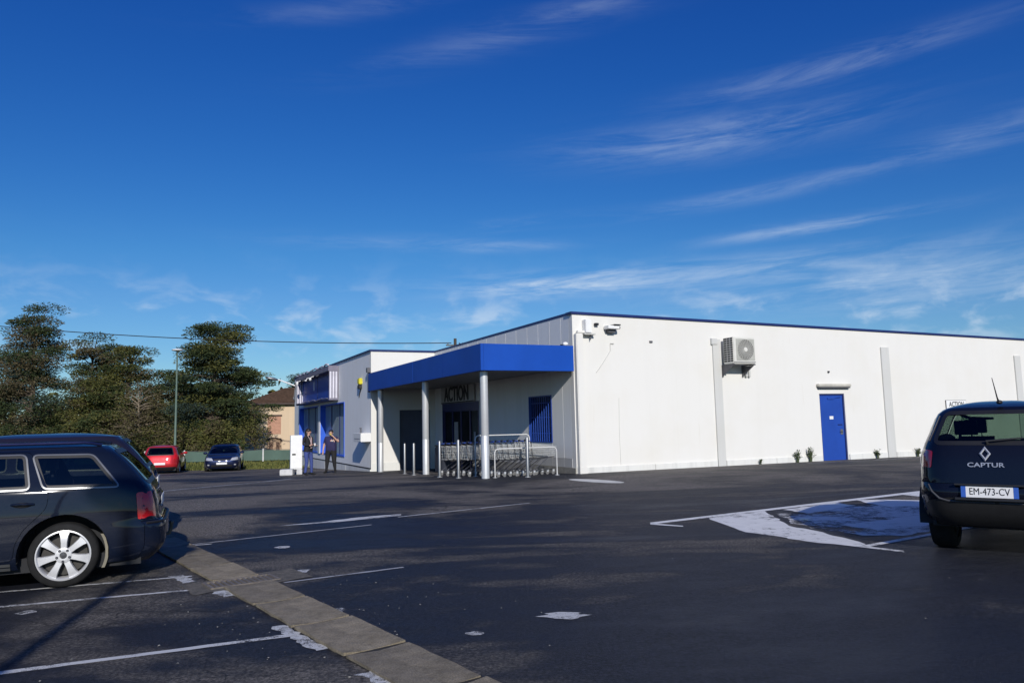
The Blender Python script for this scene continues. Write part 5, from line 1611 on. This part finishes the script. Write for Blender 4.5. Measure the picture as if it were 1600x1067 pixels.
tree('conifer_tree', 'tall ragged conifer with two tops at the far left edge', -38.6, 60, 13.6, 3, 96, 5.0, [(N_DARK, 3), (N_BROWN, 2.2), (N_BLUE, 1.5)], GT, .34, per=170, zlow=.22,
     profile=lambda q: 4.6 * (1.0 - .62 * q) * (.7 + .35 * math.sin(q * 17)) if q < .84 else 1.3)
tree('conifer_tree', 'dark spreading conifer filling the left edge of the frame', -44.2, 62, 10.4, 8, 60, 5.6, [(N_DARK, 2), (N_OLIVE, 1.5), (N_BROWN, 1.2)], GT, .32, per=170, zlow=.15, profile=lambda q: 4.6 * (1 - .5 * q))
tree('conifer_tree', 'rounded olive conifer just right of the tallest left tree', -34.4, 61, 10.9, 12, 76, 3.6, [(N_OLIVE, 2), (N_DARK, 2), (N_BROWN, 1)], GT, .28, per=180, zlow=.12, profile=lambda q: 2.9 * (1 - .55 * q ** 2))
tree('conifer_tree', 'brownish green conifer with a leaning top between the taller trees', -31.3, 60, 10.3, 21, 76, 4.2, [(N_BROWN, 1.2), (N_OLIVE, 2.0), (N_DARK, 2.0)], GT, .28, per=180, zlow=.12, profile=lambda q: 3.4 * (1 - .6 * q ** 1.5), lean=.8)
tree('bare_brown_tree', 'reddish brown thin tree with bare pale branches left of the red hatchback', -28.9, 57.5, 6.6, 31, 54, 3.2, [(N_BROWN, 4), (N_OLIVE, .8)], None, .16, leaf=.20, per=50, zlow=.25, bark=BARKP, flat=.7, profile=lambda q: 2.7 * (1 - .55 * q ** 2))
tree('conifer_tree', 'lower dark conifer between the brown tree and the big cedar', -28.0, 64, 8.1, 37, 54, 3.4, [(N_DARK, 2), (N_BLUE, 2), (N_BROWN, .6)], GT, .24, per=160, zlow=.08, profile=lambda q: 3.0 * (1 - .6 * q ** 1.6))
# the large layered cedar
tree('cedar_tree', 'large flat topped cedar with layered branches behind the street lamp', -24.4, 61, 12.0, 44, 150, 5.8, [(N_DARK, 2.6), (N_OLIVE, 1.8), (N_BLUE, .8)], GT, .42, leaf=.25, per=190, zlow=.10, flat=.26,
     profile=lambda q: (3.6 if q < .35 else 4.8 - 1.2 * (q - .4)) * (.72 + .36 * math.sin(q * 20 + 1.2)) if q < .86 else 1.9)
tree('conifer_tree', 'spiky dark conifer top showing behind the annex roof', -25.0, 88, 10.0, 52, 44, 3.0, [(N_DARK, 2), (N_BLUE, 1.5)], GT, .24, per=130, zlow=.3, profile=lambda q: 2.5 * (1 - .7 * q))
tree('thin_tree', 'small leafy tree with pale bark before the tan house', -20.9, 60.5, 4.4, 61, 16, 1.2, [(N_BROWN, 2), (N_OLIVE, 2)], None, .09, leaf=.24, per=60, zlow=.35, bark=BARK, flat=.8, profile=lambda q: .95 * (1 - .4 * q))
for k, (x, y, h, w, cl) in enumerate(((-27.9, 58.3, 2.6, 1.7, 'low brown green shrub behind the red hatchback'), (-25.3, 58.0, 2.9, 1.7, 'dense olive shrub behind the street lamp post'),
                                     (-22.9, 57.6, 3.0, 1.6, 'rounded dark shrub behind the blue hatchback'), (-31.8, 58.5, 2.6, 1.9, 'sprawling green shrub behind the dark estate cars'), (-36.0, 58.8, 2.7, 2.2, 'large low shrub at the foot of the tall left conifer'), (-40.5, 59.0, 2.6, 2.2, 'dark low shrub at the far left edge'))):
    tree('shrub', cl, x, y, h, 70 + k, 30, w, [(N_OLIVE, 2), (N_DARK, 1.4), (N_BROWN, 1)], None, .07, leaf=.26, per=120, zlow=.1, flat=.85, profile=lambda q, w=w: w * (1 - .45 * q ** 2), cat='shrub')
# a far wood that reads as one mass
rw = np.random.default_rng(4)
n = 15000
cx = rw.uniform(-90, 40, 260); cy = rw.uniform(86, 100, 260); cz = rw.uniform(.2, 5.0, 260)
ii = rw.integers(0, 260, n)
P = np.stack([cx[ii], cy[ii], cz[ii]], 1) + rw.normal(size=(n, 3)) * np.array([1.3, 1.3, .75])
d = rw.normal(size=(n, 3)); d /= np.linalg.norm(d, axis=1)[:, None]; e = np.cross(d, rw.normal(size=(n, 3))); e /= np.linalg.norm(e, axis=1)[:, None]
V = np.empty((n, 4, 3)); V[:, 0] = P - d * .5; V[:, 1] = P + e * .3; V[:, 2] = P + d * .5; V[:, 3] = P - e * .3
me = bpy.data.meshes.new('far_wood')
me.from_pydata(V.reshape(-1, 3).tolist(), [], np.arange(4 * n).reshape(-1, 4).tolist())
me.materials.append(N_DARK); me.materials.append(N_OLIVE)
me.polygons.foreach_set('material_index', (rw.random(n) < .4).astype(np.int32)[:]) 
tag(link('far_wood', me), 'low dark belt of trees far behind the conifers', None, None, 'stuff')

# grass tufts along the verge
n = 9000
P = np.stack([rw.uniform(-34, 4, n), 44.4 + rw.random(n) ** 1.4 * 11, np.zeros(n)], 1)
P[:, 2] = [g(a, b) - .04 for a, b in P[:, :2]]
V = np.empty((n, 3, 3)); w_ = rw.uniform(.02, .05, n); hh_ = rw.uniform(.06, .22, n); an = rw.random(n) * 6.28
V[:, 0] = P + np.stack([np.cos(an) * w_, np.sin(an) * w_, 0 * w_], 1); V[:, 1] = P - np.stack([np.cos(an) * w_, np.sin(an) * w_, 0 * w_], 1)
V[:, 2] = P + np.stack([rw.normal(size=n) * .05, rw.normal(size=n) * .05, hh_], 1)
me = bpy.data.meshes.new('grass_tufts'); me.from_pydata(V.reshape(-1, 3).tolist(), [], np.arange(3 * n).reshape(-1, 3).tolist()); me.materials.append(leafmat('verge_grass', (0.07, 0.095, 0.022), (0.17, 0.16, 0.05)))
tag(link('grass_tufts', me), 'rough grass growing on the verge before the fence', None, None, 'stuff')

# ------------------------------------------------------------------ fence, house, lamps, cable
zf = g(-20, 55.4)
fe = thing('mesh_fence', 'low green mesh fence with white posts along the verge', 'fence', (-33, 55.4, zf))
SCR = pm('green_screen_mesh', (0.075, 0.125, 0.10), .8, 0, .12, 1.2)
px_ = [-5.0 + 3.6 * 0 + 2.05 * k for k in range(0, 16)]
px_ = [-3.0, .0, 2.9, 5.8, 8.7, 11.6, 14.5, 17.3, 20.2, 23.0]
for i, q in enumerate(px_):
    mb = MB(); mb.lathe([(0, 0), (.055, 0), (.055, 1.0), (0, 1.01)], 10, Matrix.Translation((q, 0, -.1))); mb.build('post', pm('white_post', (0.62, 0.62, 0.60), .7), fe)
    if i < len(px_) - 1:
        q1 = px_[i + 1]
        sr = random.Random(i)
        n_ = 9
        vs = []
        for k in range(n_ + 1):
            t = k / n_
            sag = .03 * math.sin(math.pi * t) + sr.uniform(-.012, .012)
            for z, o in ((.04, 0), (.40, sr.uniform(-.03, .03)), (.80 - sag, 0)):
                vs.append((q + .06 + (q1 - q - .12) * t, o, z))
        fs = [(3 * k + j, 3 * k + j + 1, 3 * k + j + 4, 3 * k + j + 3) for k in range(n_) for j in range(2)]
        MB().add(vs, fs).build('screen_panel', SCR, fe, smooth=True)
        MB().tube([(q, 0, .82), (q1, 0, .82)], .012, 5).build('top_wire', GREYP, fe)

TAN = make_wall('tan_render', (0.62, 0.48, 0.33), .08)
TILE = pm('brown_roof_tiles', (0.105, 0.062, 0.042), .85, 0, .4, 5, .5, 9)
ho = thing('tan_house', 'tan rendered house with a brown hipped tile roof and bricked up window', 'house', (-26.9, 75.0, g(-27, 75)), R(14))
HW, HD, HH = 12.0, 8.0, 4.85
mb = MB()
a0, a1 = 2.05, 3.55
for x0, x1, z0, z1 in ((0, 2.1, -.3, HH), (2.1, 3.5, -.3, .0), (2.1, 3.5, 1.30, HH), (3.5, HW, -.3, HH)):
    mb.box(x0, x1, 0, .3, z0, z1)
mb.box(0, .3, .31, HD, -.3, HH).box(HW - .3, HW, .31, HD, -.3, HH).box(.31, HW - .31, HD - .3, HD, -.3, HH)
mb.build('wall', TAN, ho, weld=False)
e_ = .45
rb = [(-e_, -e_, HH), (HW + e_, -e_, HH), (HW + e_, HD + e_, HH), (-e_, HD + e_, HH), (3.6, HD / 2, HH + 1.75), (HW - 3.6, HD / 2, HH + 1.75)]
ro = MB().add(rb, [(0, 1, 5, 4), (1, 2, 5), (2, 3, 4, 5), (3, 0, 4)]).build('roof', TILE, ho)
mb = MB()
for k in range(1, 13):      # courses of tiles as steps up the front slope
    q = k / 13
    x0 = -e_ + (3.6 + e_) * q; x1 = HW + e_ - (3.6 + e_) * q
    y = -e_ + (HD / 2 + e_) * q; z = HH + 1.75 * q
    mb.box(x0, x1, y - .18, y + .02, z + .0, z + .045)
mb.build('tile_courses', TILE, ro); bpy.data.objects['tile_courses']['kind'] = 'stuff'
MB().box(-e_, HW + e_, -e_ - .02, -e_ + .06, HH - .14, HH - .01).build('eaves_board', pm('dark_eaves', (0.05, 0.035, 0.03), .7), ho)
MB().box(2.15, 3.45, -.02, 0.0, 1.75, 3.55).build('closed_shutter', pm('pinkish_brick_infill', (0.44, 0.24, 0.16), .85, 0, .2, 4), ho)
MB().box(2.05, 3.55, -.10, 0.0, 3.56, 3.70).build('window_head', pm('dark_lintel', (0.08, 0.05, 0.04), .7), ho)
dw = MB().prism([(2.1, .0), (3.5, .0), (3.5, 1.0)] + [(2.8 + .7 * math.cos(a), 1.0 + .3 * math.sin(a)) for a in [math.pi * k / 10 for k in range(1, 10)]] + [(2.1, 1.0)], .08, .2, lambda x, z, y: (x, y, z)).build('arched_door', pm('tan_door', (0.40, 0.27, 0.17), .7), ho)
for x in (2.32, 2.98):
    MB().box(x, x + .36, .06, .079, .15, .95).build('door_panel', pm('brown_door_panel', (0.14, 0.08, 0.05), .7), dw)
mb = MB(); mb.tube([(2.8 + .78 * math.cos(a), -.03, 1.0 + .38 * math.sin(a)) for a in [math.pi * k / 12 for k in range(13)]], .05, 5); mb.build('arch_moulding', pm('dark_lintel_b', (0.08, 0.05, 0.04), .7), dw)
MB().box(5.0, 5.35, -.08, 0, 1.45, 1.65).build('wall_vent', BLACK, ho)

LPG = pm('grey_green_lamp_post', (0.10, 0.15, 0.12), .6, 0, .1, 3)
def street_lamp(x, y, H, label):
    z = g(x, y)
    o = thing('street_lamp', label, 'street lamp', (x, y, z))
    mb = MB(); mb.lathe([(0, -.1), (.11, -.1), (.11, .9), (.085, .95), (.07, H * .5), (.05, H - .20)], 14); mb.build('post', LPG, o, smooth=True)
    mb = MB(); mb.lathe([(.05, H - .20), (.09, H - .16), (.36, H - .12), (.40, H - .07), (.34, H - .02), (.16, H + .02), (0, H + .025)], 22); mb.build('lamp_head', WPAINT, o, smooth=True)
    mb = MB(); mb.lathe([(.10, H - .165), (.34, H - .126)], 22); mb.build('lens', CLEARL, o)
    return o
street_lamp(-24.15, 53.5, 8.2, 'tall grey green street lamp with a flat white head before the cedar')
street_lamp(-1.12, -4.7, 7.2, 'street lamp behind the camera whose shadow falls across the near bays')

po = thing('utility_pole', 'dark utility pole with a crossarm showing above the shop roof', 'utility pole', (-4.6, 60.0, g(-4.6, 60)), .3)
mb = MB(); mb.lathe([(0, 0), (.17, 0), (.12, 9.15), (0, 9.16)], 12); mb.build('pole', pm('weathered_pole_wood', (0.06, 0.05, 0.04), .9), po, smooth=True)
MB().box(-.75, .75, -.05, .05, 8.55, 8.66).build('crossarm', pm('crossarm_steel', (0.09, 0.09, 0.09), .6), po)
for x in (-.6, 0.35, .6):
    mb = MB(); mb.lathe([(.02, 8.66), (.05, 8.72), (.05, 8.80), (0, 8.84)], 10, Matrix.Translation((x, 0, 0))); mb.build('insulator', GREYP, po)
mb = MB()
A_, B_ = Vector((-62.0, 58.0, 12.9)), Vector((-4.9, 59.9, 7.95))
mb.tube([A_.lerp(B_, t) - Vector((0, 0, 4 * 1.15 * t * (1 - t))) for t in [k / 30 for k in range(31)]], .035, 5)
tag(mb.build('overhead_cable', BLACK), 'thin black overhead cable sagging across the sky to the utility pole', 'cable')
mb = MB()
A_, B_ = Vector((-4.3, 60.0, 7.9)), Vector((30.0, 66.0, 6.5))
mb.tube([A_.lerp(B_, t) - Vector((0, 0, 4 * .8 * t * (1 - t))) for t in [k / 16 for k in range(17)]], .03, 5)
tag(mb.build('overhead_cable', BLACK), 'thin cable leaving the utility pole to the right behind the shop roof', 'cable')

# white cabinet on blocks beside the annex
cp = Wd(-5.55, 13.0)
cbx = thing('white_cabinet', 'tall white metal cabinet standing left of the woman', 'cabinet', (-9.03, 31.0, g(-9.03, 31.0) + .22), R(20))
MB().box(-.20, .26, -.25, .25, 0.0, 1.38).build('body', WPAINT, cbx, bevel=.015)
MB().box(-.185, .245, -.272, -.252, .04, 1.34).build('door', WPAINT, cbx, bevel=.006)
MB().box(-.14, .0, -.285, -.272, .58, .64).build('handle', BLACK, cbx)
for i, (dx, dy, w, h, lab) in enumerate(((-.16, -.08, .24, .20, 'pale concrete block under the left side of the white cabinet'), (.20, -.04, .22, .20, 'pale concrete block under the right side of the white cabinet'), (-.10, -.75, .50, .24, 'low white concrete block lying before the white cabinet'))):
    z = g(-9.03 + dx, 31 + dy)
    o = MB().box(-w / 2, w / 2, -.2, .2, 0, h if i == 2 else .215).build('concrete_block', pm('whitewashed_block', (0.55, 0.55, 0.56), .8, 0, .15, 6, .3, 30), None, bevel=.02, loc=(-9.03 + dx, 31 + dy, z), rot=R(20 - 8 * i))
    tag(o, lab, 'concrete block', 'blocks under the cabinet')
# ------------------------------------------------------------------ people
def skin_person(name, label, loc, rz, J, E, RAD, mats, zone, scale):
    """one continuous body grown round a skeleton; zone(face centre) picks the clothing"""
    me = bpy.data.meshes.new(name)
    keys = list(J)
    me.from_pydata([J[k] for k in keys], [(keys.index(a), keys.index(b)) for a, b in E], [])
    o = bpy.data.objects.new(name, me); COL.objects.link(o)
    md = o.modifiers.new('skin', 'SKIN'); md.use_smooth_shade = True
    sv = me.skin_vertices[0].data
    for i, k in enumerate(keys):
        r = RAD[k]; r = (r, r) if not isinstance(r, tuple) else r
        sv[i].radius = r
        sv[i].use_root = (k == 'pelvis')
    sb = o.modifiers.new('sub', 'SUBSURF'); sb.levels = 2; sb.render_levels = 2
    dg = bpy.context.evaluated_depsgraph_get(); dg.update()
    m2 = bpy.data.meshes.new_from_object(o.evaluated_get(dg))
    bpy.data.objects.remove(o)
    m2.materials.clear()
    for m in mats: m2.materials.append(m)
    for p in m2.polygons:
        p.material_index = zone(p.center); p.use_smooth = True
    b = link(name, m2, None, loc, rz)
    b.scale = (scale,) * 3
    return tag(b, label, 'person')

SKINC = pm('skin', (0.50, 0.30, 0.22), .5, 0, .06, 8)
JEAN = pm('blue_denim', (0.045, 0.07, 0.24), .85, 0, .25, 14, .2, 60)
BLKC = pm('black_cloth', (0.012, 0.012, 0.014), .85, 0, .3, 10)
NAVC = pm('navy_cotton', (0.020, 0.018, 0.070), .85, 0, .2, 8)
SHOE = pm('dark_shoe', (0.015, 0.014, 0.014), .6)
HAIR = pm('dark_brown_hair', (0.012, 0.009, 0.008), .5, 0, .3, 30)

def skeleton(w=1.0, fat=1.0):
    J = dict(pelvis=(0, 0, .96), belly=(0, -.02, 1.12), chest=(0, 0, 1.30), neckb=(0, .0, 1.45), neck=(0, -.015, 1.53), head=(0, -.03, 1.61), crown=(0, -.02, 1.70))
    E = [('pelvis', 'belly'), ('belly', 'chest'), ('chest', 'neckb'), ('neckb', 'neck'), ('neck', 'head'), ('head', 'crown')]
    RAD = dict(pelvis=(.165 * fat, .13 * fat), belly=(.155 * fat, .125 * fat), chest=(.165 * fat, .12 * fat), neckb=(.085, .07), neck=.052, head=(.078, .095), crown=(.06, .075))
    for s, n in ((1, 'L'), (-1, 'R')):
        J.update({'hip' + n: (s * .10 * w, 0, .88), 'knee' + n: (s * .115 * w, -.02, .49), 'ank' + n: (s * .12 * w, .02, .09), 'heel' + n: (s * .12 * w, .04, .045), 'toe' + n: (s * .135 * w, -.17, .035)})
        E += [('pelvis', 'hip' + n), ('hip' + n, 'knee' + n), ('knee' + n, 'ank' + n), ('ank' + n, 'heel' + n), ('heel' + n, 'toe' + n)]
        RAD.update({'hip' + n: .105 * fat, 'knee' + n: .068 * fat, 'ank' + n: .050, 'heel' + n: .046, 'toe' + n: (.045, .032)})
        J.update({'sh' + n: (s * .185 * w, .01, 1.41)})
        E += [('chest', 'sh' + n)]
        RAD.update({'sh' + n: .062 * fat})
    return J, E, RAD
def arm(J, E, RAD, n, elbow, wrist, palm, fdir, fat=1.0):
    J['el' + n] = elbow; J['wr' + n] = wrist; J['pa' + n] = palm
    E += [('sh' + n, 'el' + n), ('el' + n, 'wr' + n), ('wr' + n, 'pa' + n)]
    RAD['el' + n] = .047 * fat; RAD['wr' + n] = .030; RAD['pa' + n] = (.034, .020)
    p = Vector(palm); f = Vector(fdir).normalized()
    sd = f.cross(Vector((0, 0, 1)) if abs(f.z) < .8 else Vector((0, 1, 0))).normalized()
    dn = f.cross(sd)
    for k in range(4):
        a = p + sd * (.024 - .016 * k) + f * .03
        ln = (.036, .042, .039, .030)[k]
        J['f%d%s' % (k, n)] = tuple(a); J['g%d%s' % (k, n)] = tuple(a + f * ln + dn * .008)
        J['h%d%s' % (k, n)] = tuple(a + f * (ln * 1.6) + dn * .028)
        E += [('pa' + n, 'f%d%s' % (k, n)), ('f%d%s' % (k, n), 'g%d%s' % (k, n)), ('g%d%s' % (k, n), 'h%d%s' % (k, n))]
        for q in 'fgh': RAD['%s%d%s' % (q, k, n)] = .0088
    a = Vector(wrist).lerp(p, .6) + sd * .03
    J['t0' + n] = tuple(a); J['t1' + n] = tuple(a + f * .035 + sd * .02 + dn * .01)
    E += [('pa' + n, 't0' + n), ('t0' + n, 't1' + n)]
    RAD['t0' + n] = .011; RAD['t1' + n] = .009

def face(b, hair_fn, hx=0.0):
    mb = MB()
    mb.ell((.030, -.118, 1.632), (.011, .006, .007), 8, 6).ell((-.030, -.118, 1.632), (.011, .006, .007), 8, 6)
    mb.build('eyes', pm('eye_dark', (0.02, 0.015, 0.012), .3), b, smooth=True)
    MB().ell((0, -.128, 1.603), (.014, .02, .024), 8, 6).build('nose', SKINC, b, smooth=True)
    MB().ell((0, -.120, 1.562), (.024, .008, .008), 8, 6).build('mouth', pm('lips', (0.35, 0.13, 0.11), .5), b, smooth=True)
    MB().ell((.082, -.02, 1.61), (.012, .022, .032), 8, 6).ell((-.082, -.02, 1.61), (.012, .022, .032), 8, 6).build('ears', SKINC, b, smooth=True)
    hair_fn(b)

# woman: dark hair, black jacket, jeans, turned to the right, hands before her
J, E, RAD = skeleton(1.04, 1.0)
arm(J, E, RAD, 'R', (-.235, .03, 1.14), (-.12, -.20, 1.10), (-.07, -.255, 1.12), (.4, -.5, .35), .95)
arm(J, E, RAD, 'L', (.235, .02, 1.14), (.15, -.23, 1.07), (.11, -.285, 1.09), (-.2, -.6, .3), .95)
J['kneeR'] = (-.10, -.03, .49); J['kneeL'] = (.13, -.05, .49); J['ankL'] = (.15, -.04, .09); J['heelL'] = (.15, -.02, .045); J['toeL'] = (.18, -.22, .035)
def zone_w(c):
    if c.z > 1.47: return 0
    if c.z < .10: return 3
    if c.y < -.205 and c.z > .95: return 0
    if c.z < .86: return 2
    return 1
wp = (-8.13, 29.65)
wo_ = skin_person('person', 'long haired person in black jacket and blue jeans standing by the white cabinet', (*wp, g(*wp)), R(62), J, E, RAD, [SKINC, BLKC, JEAN, SHOE], zone_w, 1.045)
def hair_long(b):
    mb = MB()
    mb.ell((0, .004, 1.655), (.098, .112, .095), 14, 10)
    mb.ell((0, .055, 1.57), (.105, .075, .16), 14, 10).ell((.075, .02, 1.52), (.035, .05, .13), 10, 8).ell((-.075, .02, 1.52), (.035, .05, .13), 10, 8).ell((0, .07, 1.43), (.10, .05, .13), 12, 8)
    mb.build('hair', HAIR, b, smooth=True)
face(wo_, hair_long)
MB().tube([(-.07, -.05, 1.46), (-.05, -.135, 1.33), (0, -.165, 1.12)], .008, 5).tube([(.07, -.05, 1.46), (.05, -.135, 1.33), (0, -.165, 1.12)], .008, 5).box(-.04, .04, -.176, -.168, 1.02, 1.12).build('lanyard', pm('pale_lanyard', (0.55, 0.45, 0.45), .6), wo_)
MB().tube([(0, -.148, 1.40), (0, -.158, 1.2), (0, -.15, 1.0)], .03, 6).build('shirt_front', pm('pale_pink_shirt', (0.42, 0.30, 0.30), .8), wo_, smooth=True)
Mw = Matrix.Translation((*wp, g(*wp))) @ Matrix.Rotation(R(62), 4, 'Z') @ Matrix.Scale(1.045, 4)
cu = MB(); cu.lathe([(0, -.05), (.03, -.05), (.037, .05), (.033, .05), (.028, -.04)], 14)
cu = cu.build('paper_cup', WPAINT, None, smooth=True, loc=(Mw @ Vector((.02, -.315, 1.135))))
tag(cu, 'small white paper cup held by the long haired person', 'cup')

# second person: navy T-shirt, black trousers, one hand at the mouth
J, E, RAD = skeleton(1.16, 1.36)
arm(J, E, RAD, 'R', (-.295, .02, 1.13), (-.315, -.05, .90), (-.315, -.075, .835), (0, -.15, -1), 1.05)
arm(J, E, RAD, 'L', (.335, -.08, 1.24), (.16, -.20, 1.46), (.10, -.205, 1.525), (-.7, .1, .55), 1.05)
J['kneeR'] = (-.15, -.02, .49); J['ankR'] = (-.20, .02, .09); J['heelR'] = (-.20, .04, .045); J['toeR'] = (-.25, -.15, .035)
J['kneeL'] = (.14, -.03, .49); J['ankL'] = (.17, .02, .09); J['heelL'] = (.17, .04, .045); J['toeL'] = (.22, -.15, .035)
def zone_m(c):
    if c.z < .10: return 3
    if abs(c.x) > .245 and c.z < 1.20 and c.z > .70: return 0
    if c.y < -.115 and c.z > 1.28 and c.x > .04: return 0
    if c.x > .29 and c.y < -.05: return 0
    if c.z > 1.475: return 0
    if c.z < .90: return 2
    return 1
mp = (-7.75, 31.8)
ma = skin_person('person', 'person in navy T-shirt and black trousers raising a hand to the mouth', (*mp, g(*mp)), R(-4), J, E, RAD, [SKINC, NAVC, BLKC, SHOE], zone_m, 1.035)
def hair_tied(b):
    MB().ell((0, .012, 1.662), (.092, .106, .085), 14, 10).ell((0, .07, 1.63), (.07, .05, .07), 10, 8).build('hair', HAIR, b, smooth=True)
face(ma, hair_tied)
MB().box(.07, .14, -.170, -.160, 1.27, 1.31).build('shirt_badge', pm('pale_badge', (0.5, 0.5, 0.5), .6), ma)
Mm = Matrix.Translation((*mp, g(*mp))) @ Matrix.Rotation(R(-4), 4, 'Z') @ Matrix.Scale(1.035, 4)
cn = MB().tube([(.09, -.24, 1.54), (.03, -.225, 1.575), (-.01, -.19, 1.57)], [.016, .022, .014], 8).build('yellow_snack', pm('yellow_food', (0.62, 0.52, 0.06), .6), None, smooth=True)
cn.matrix_world = Mm
tag(cn, 'small yellow snack held at the mouth by the person in navy', 'snack')
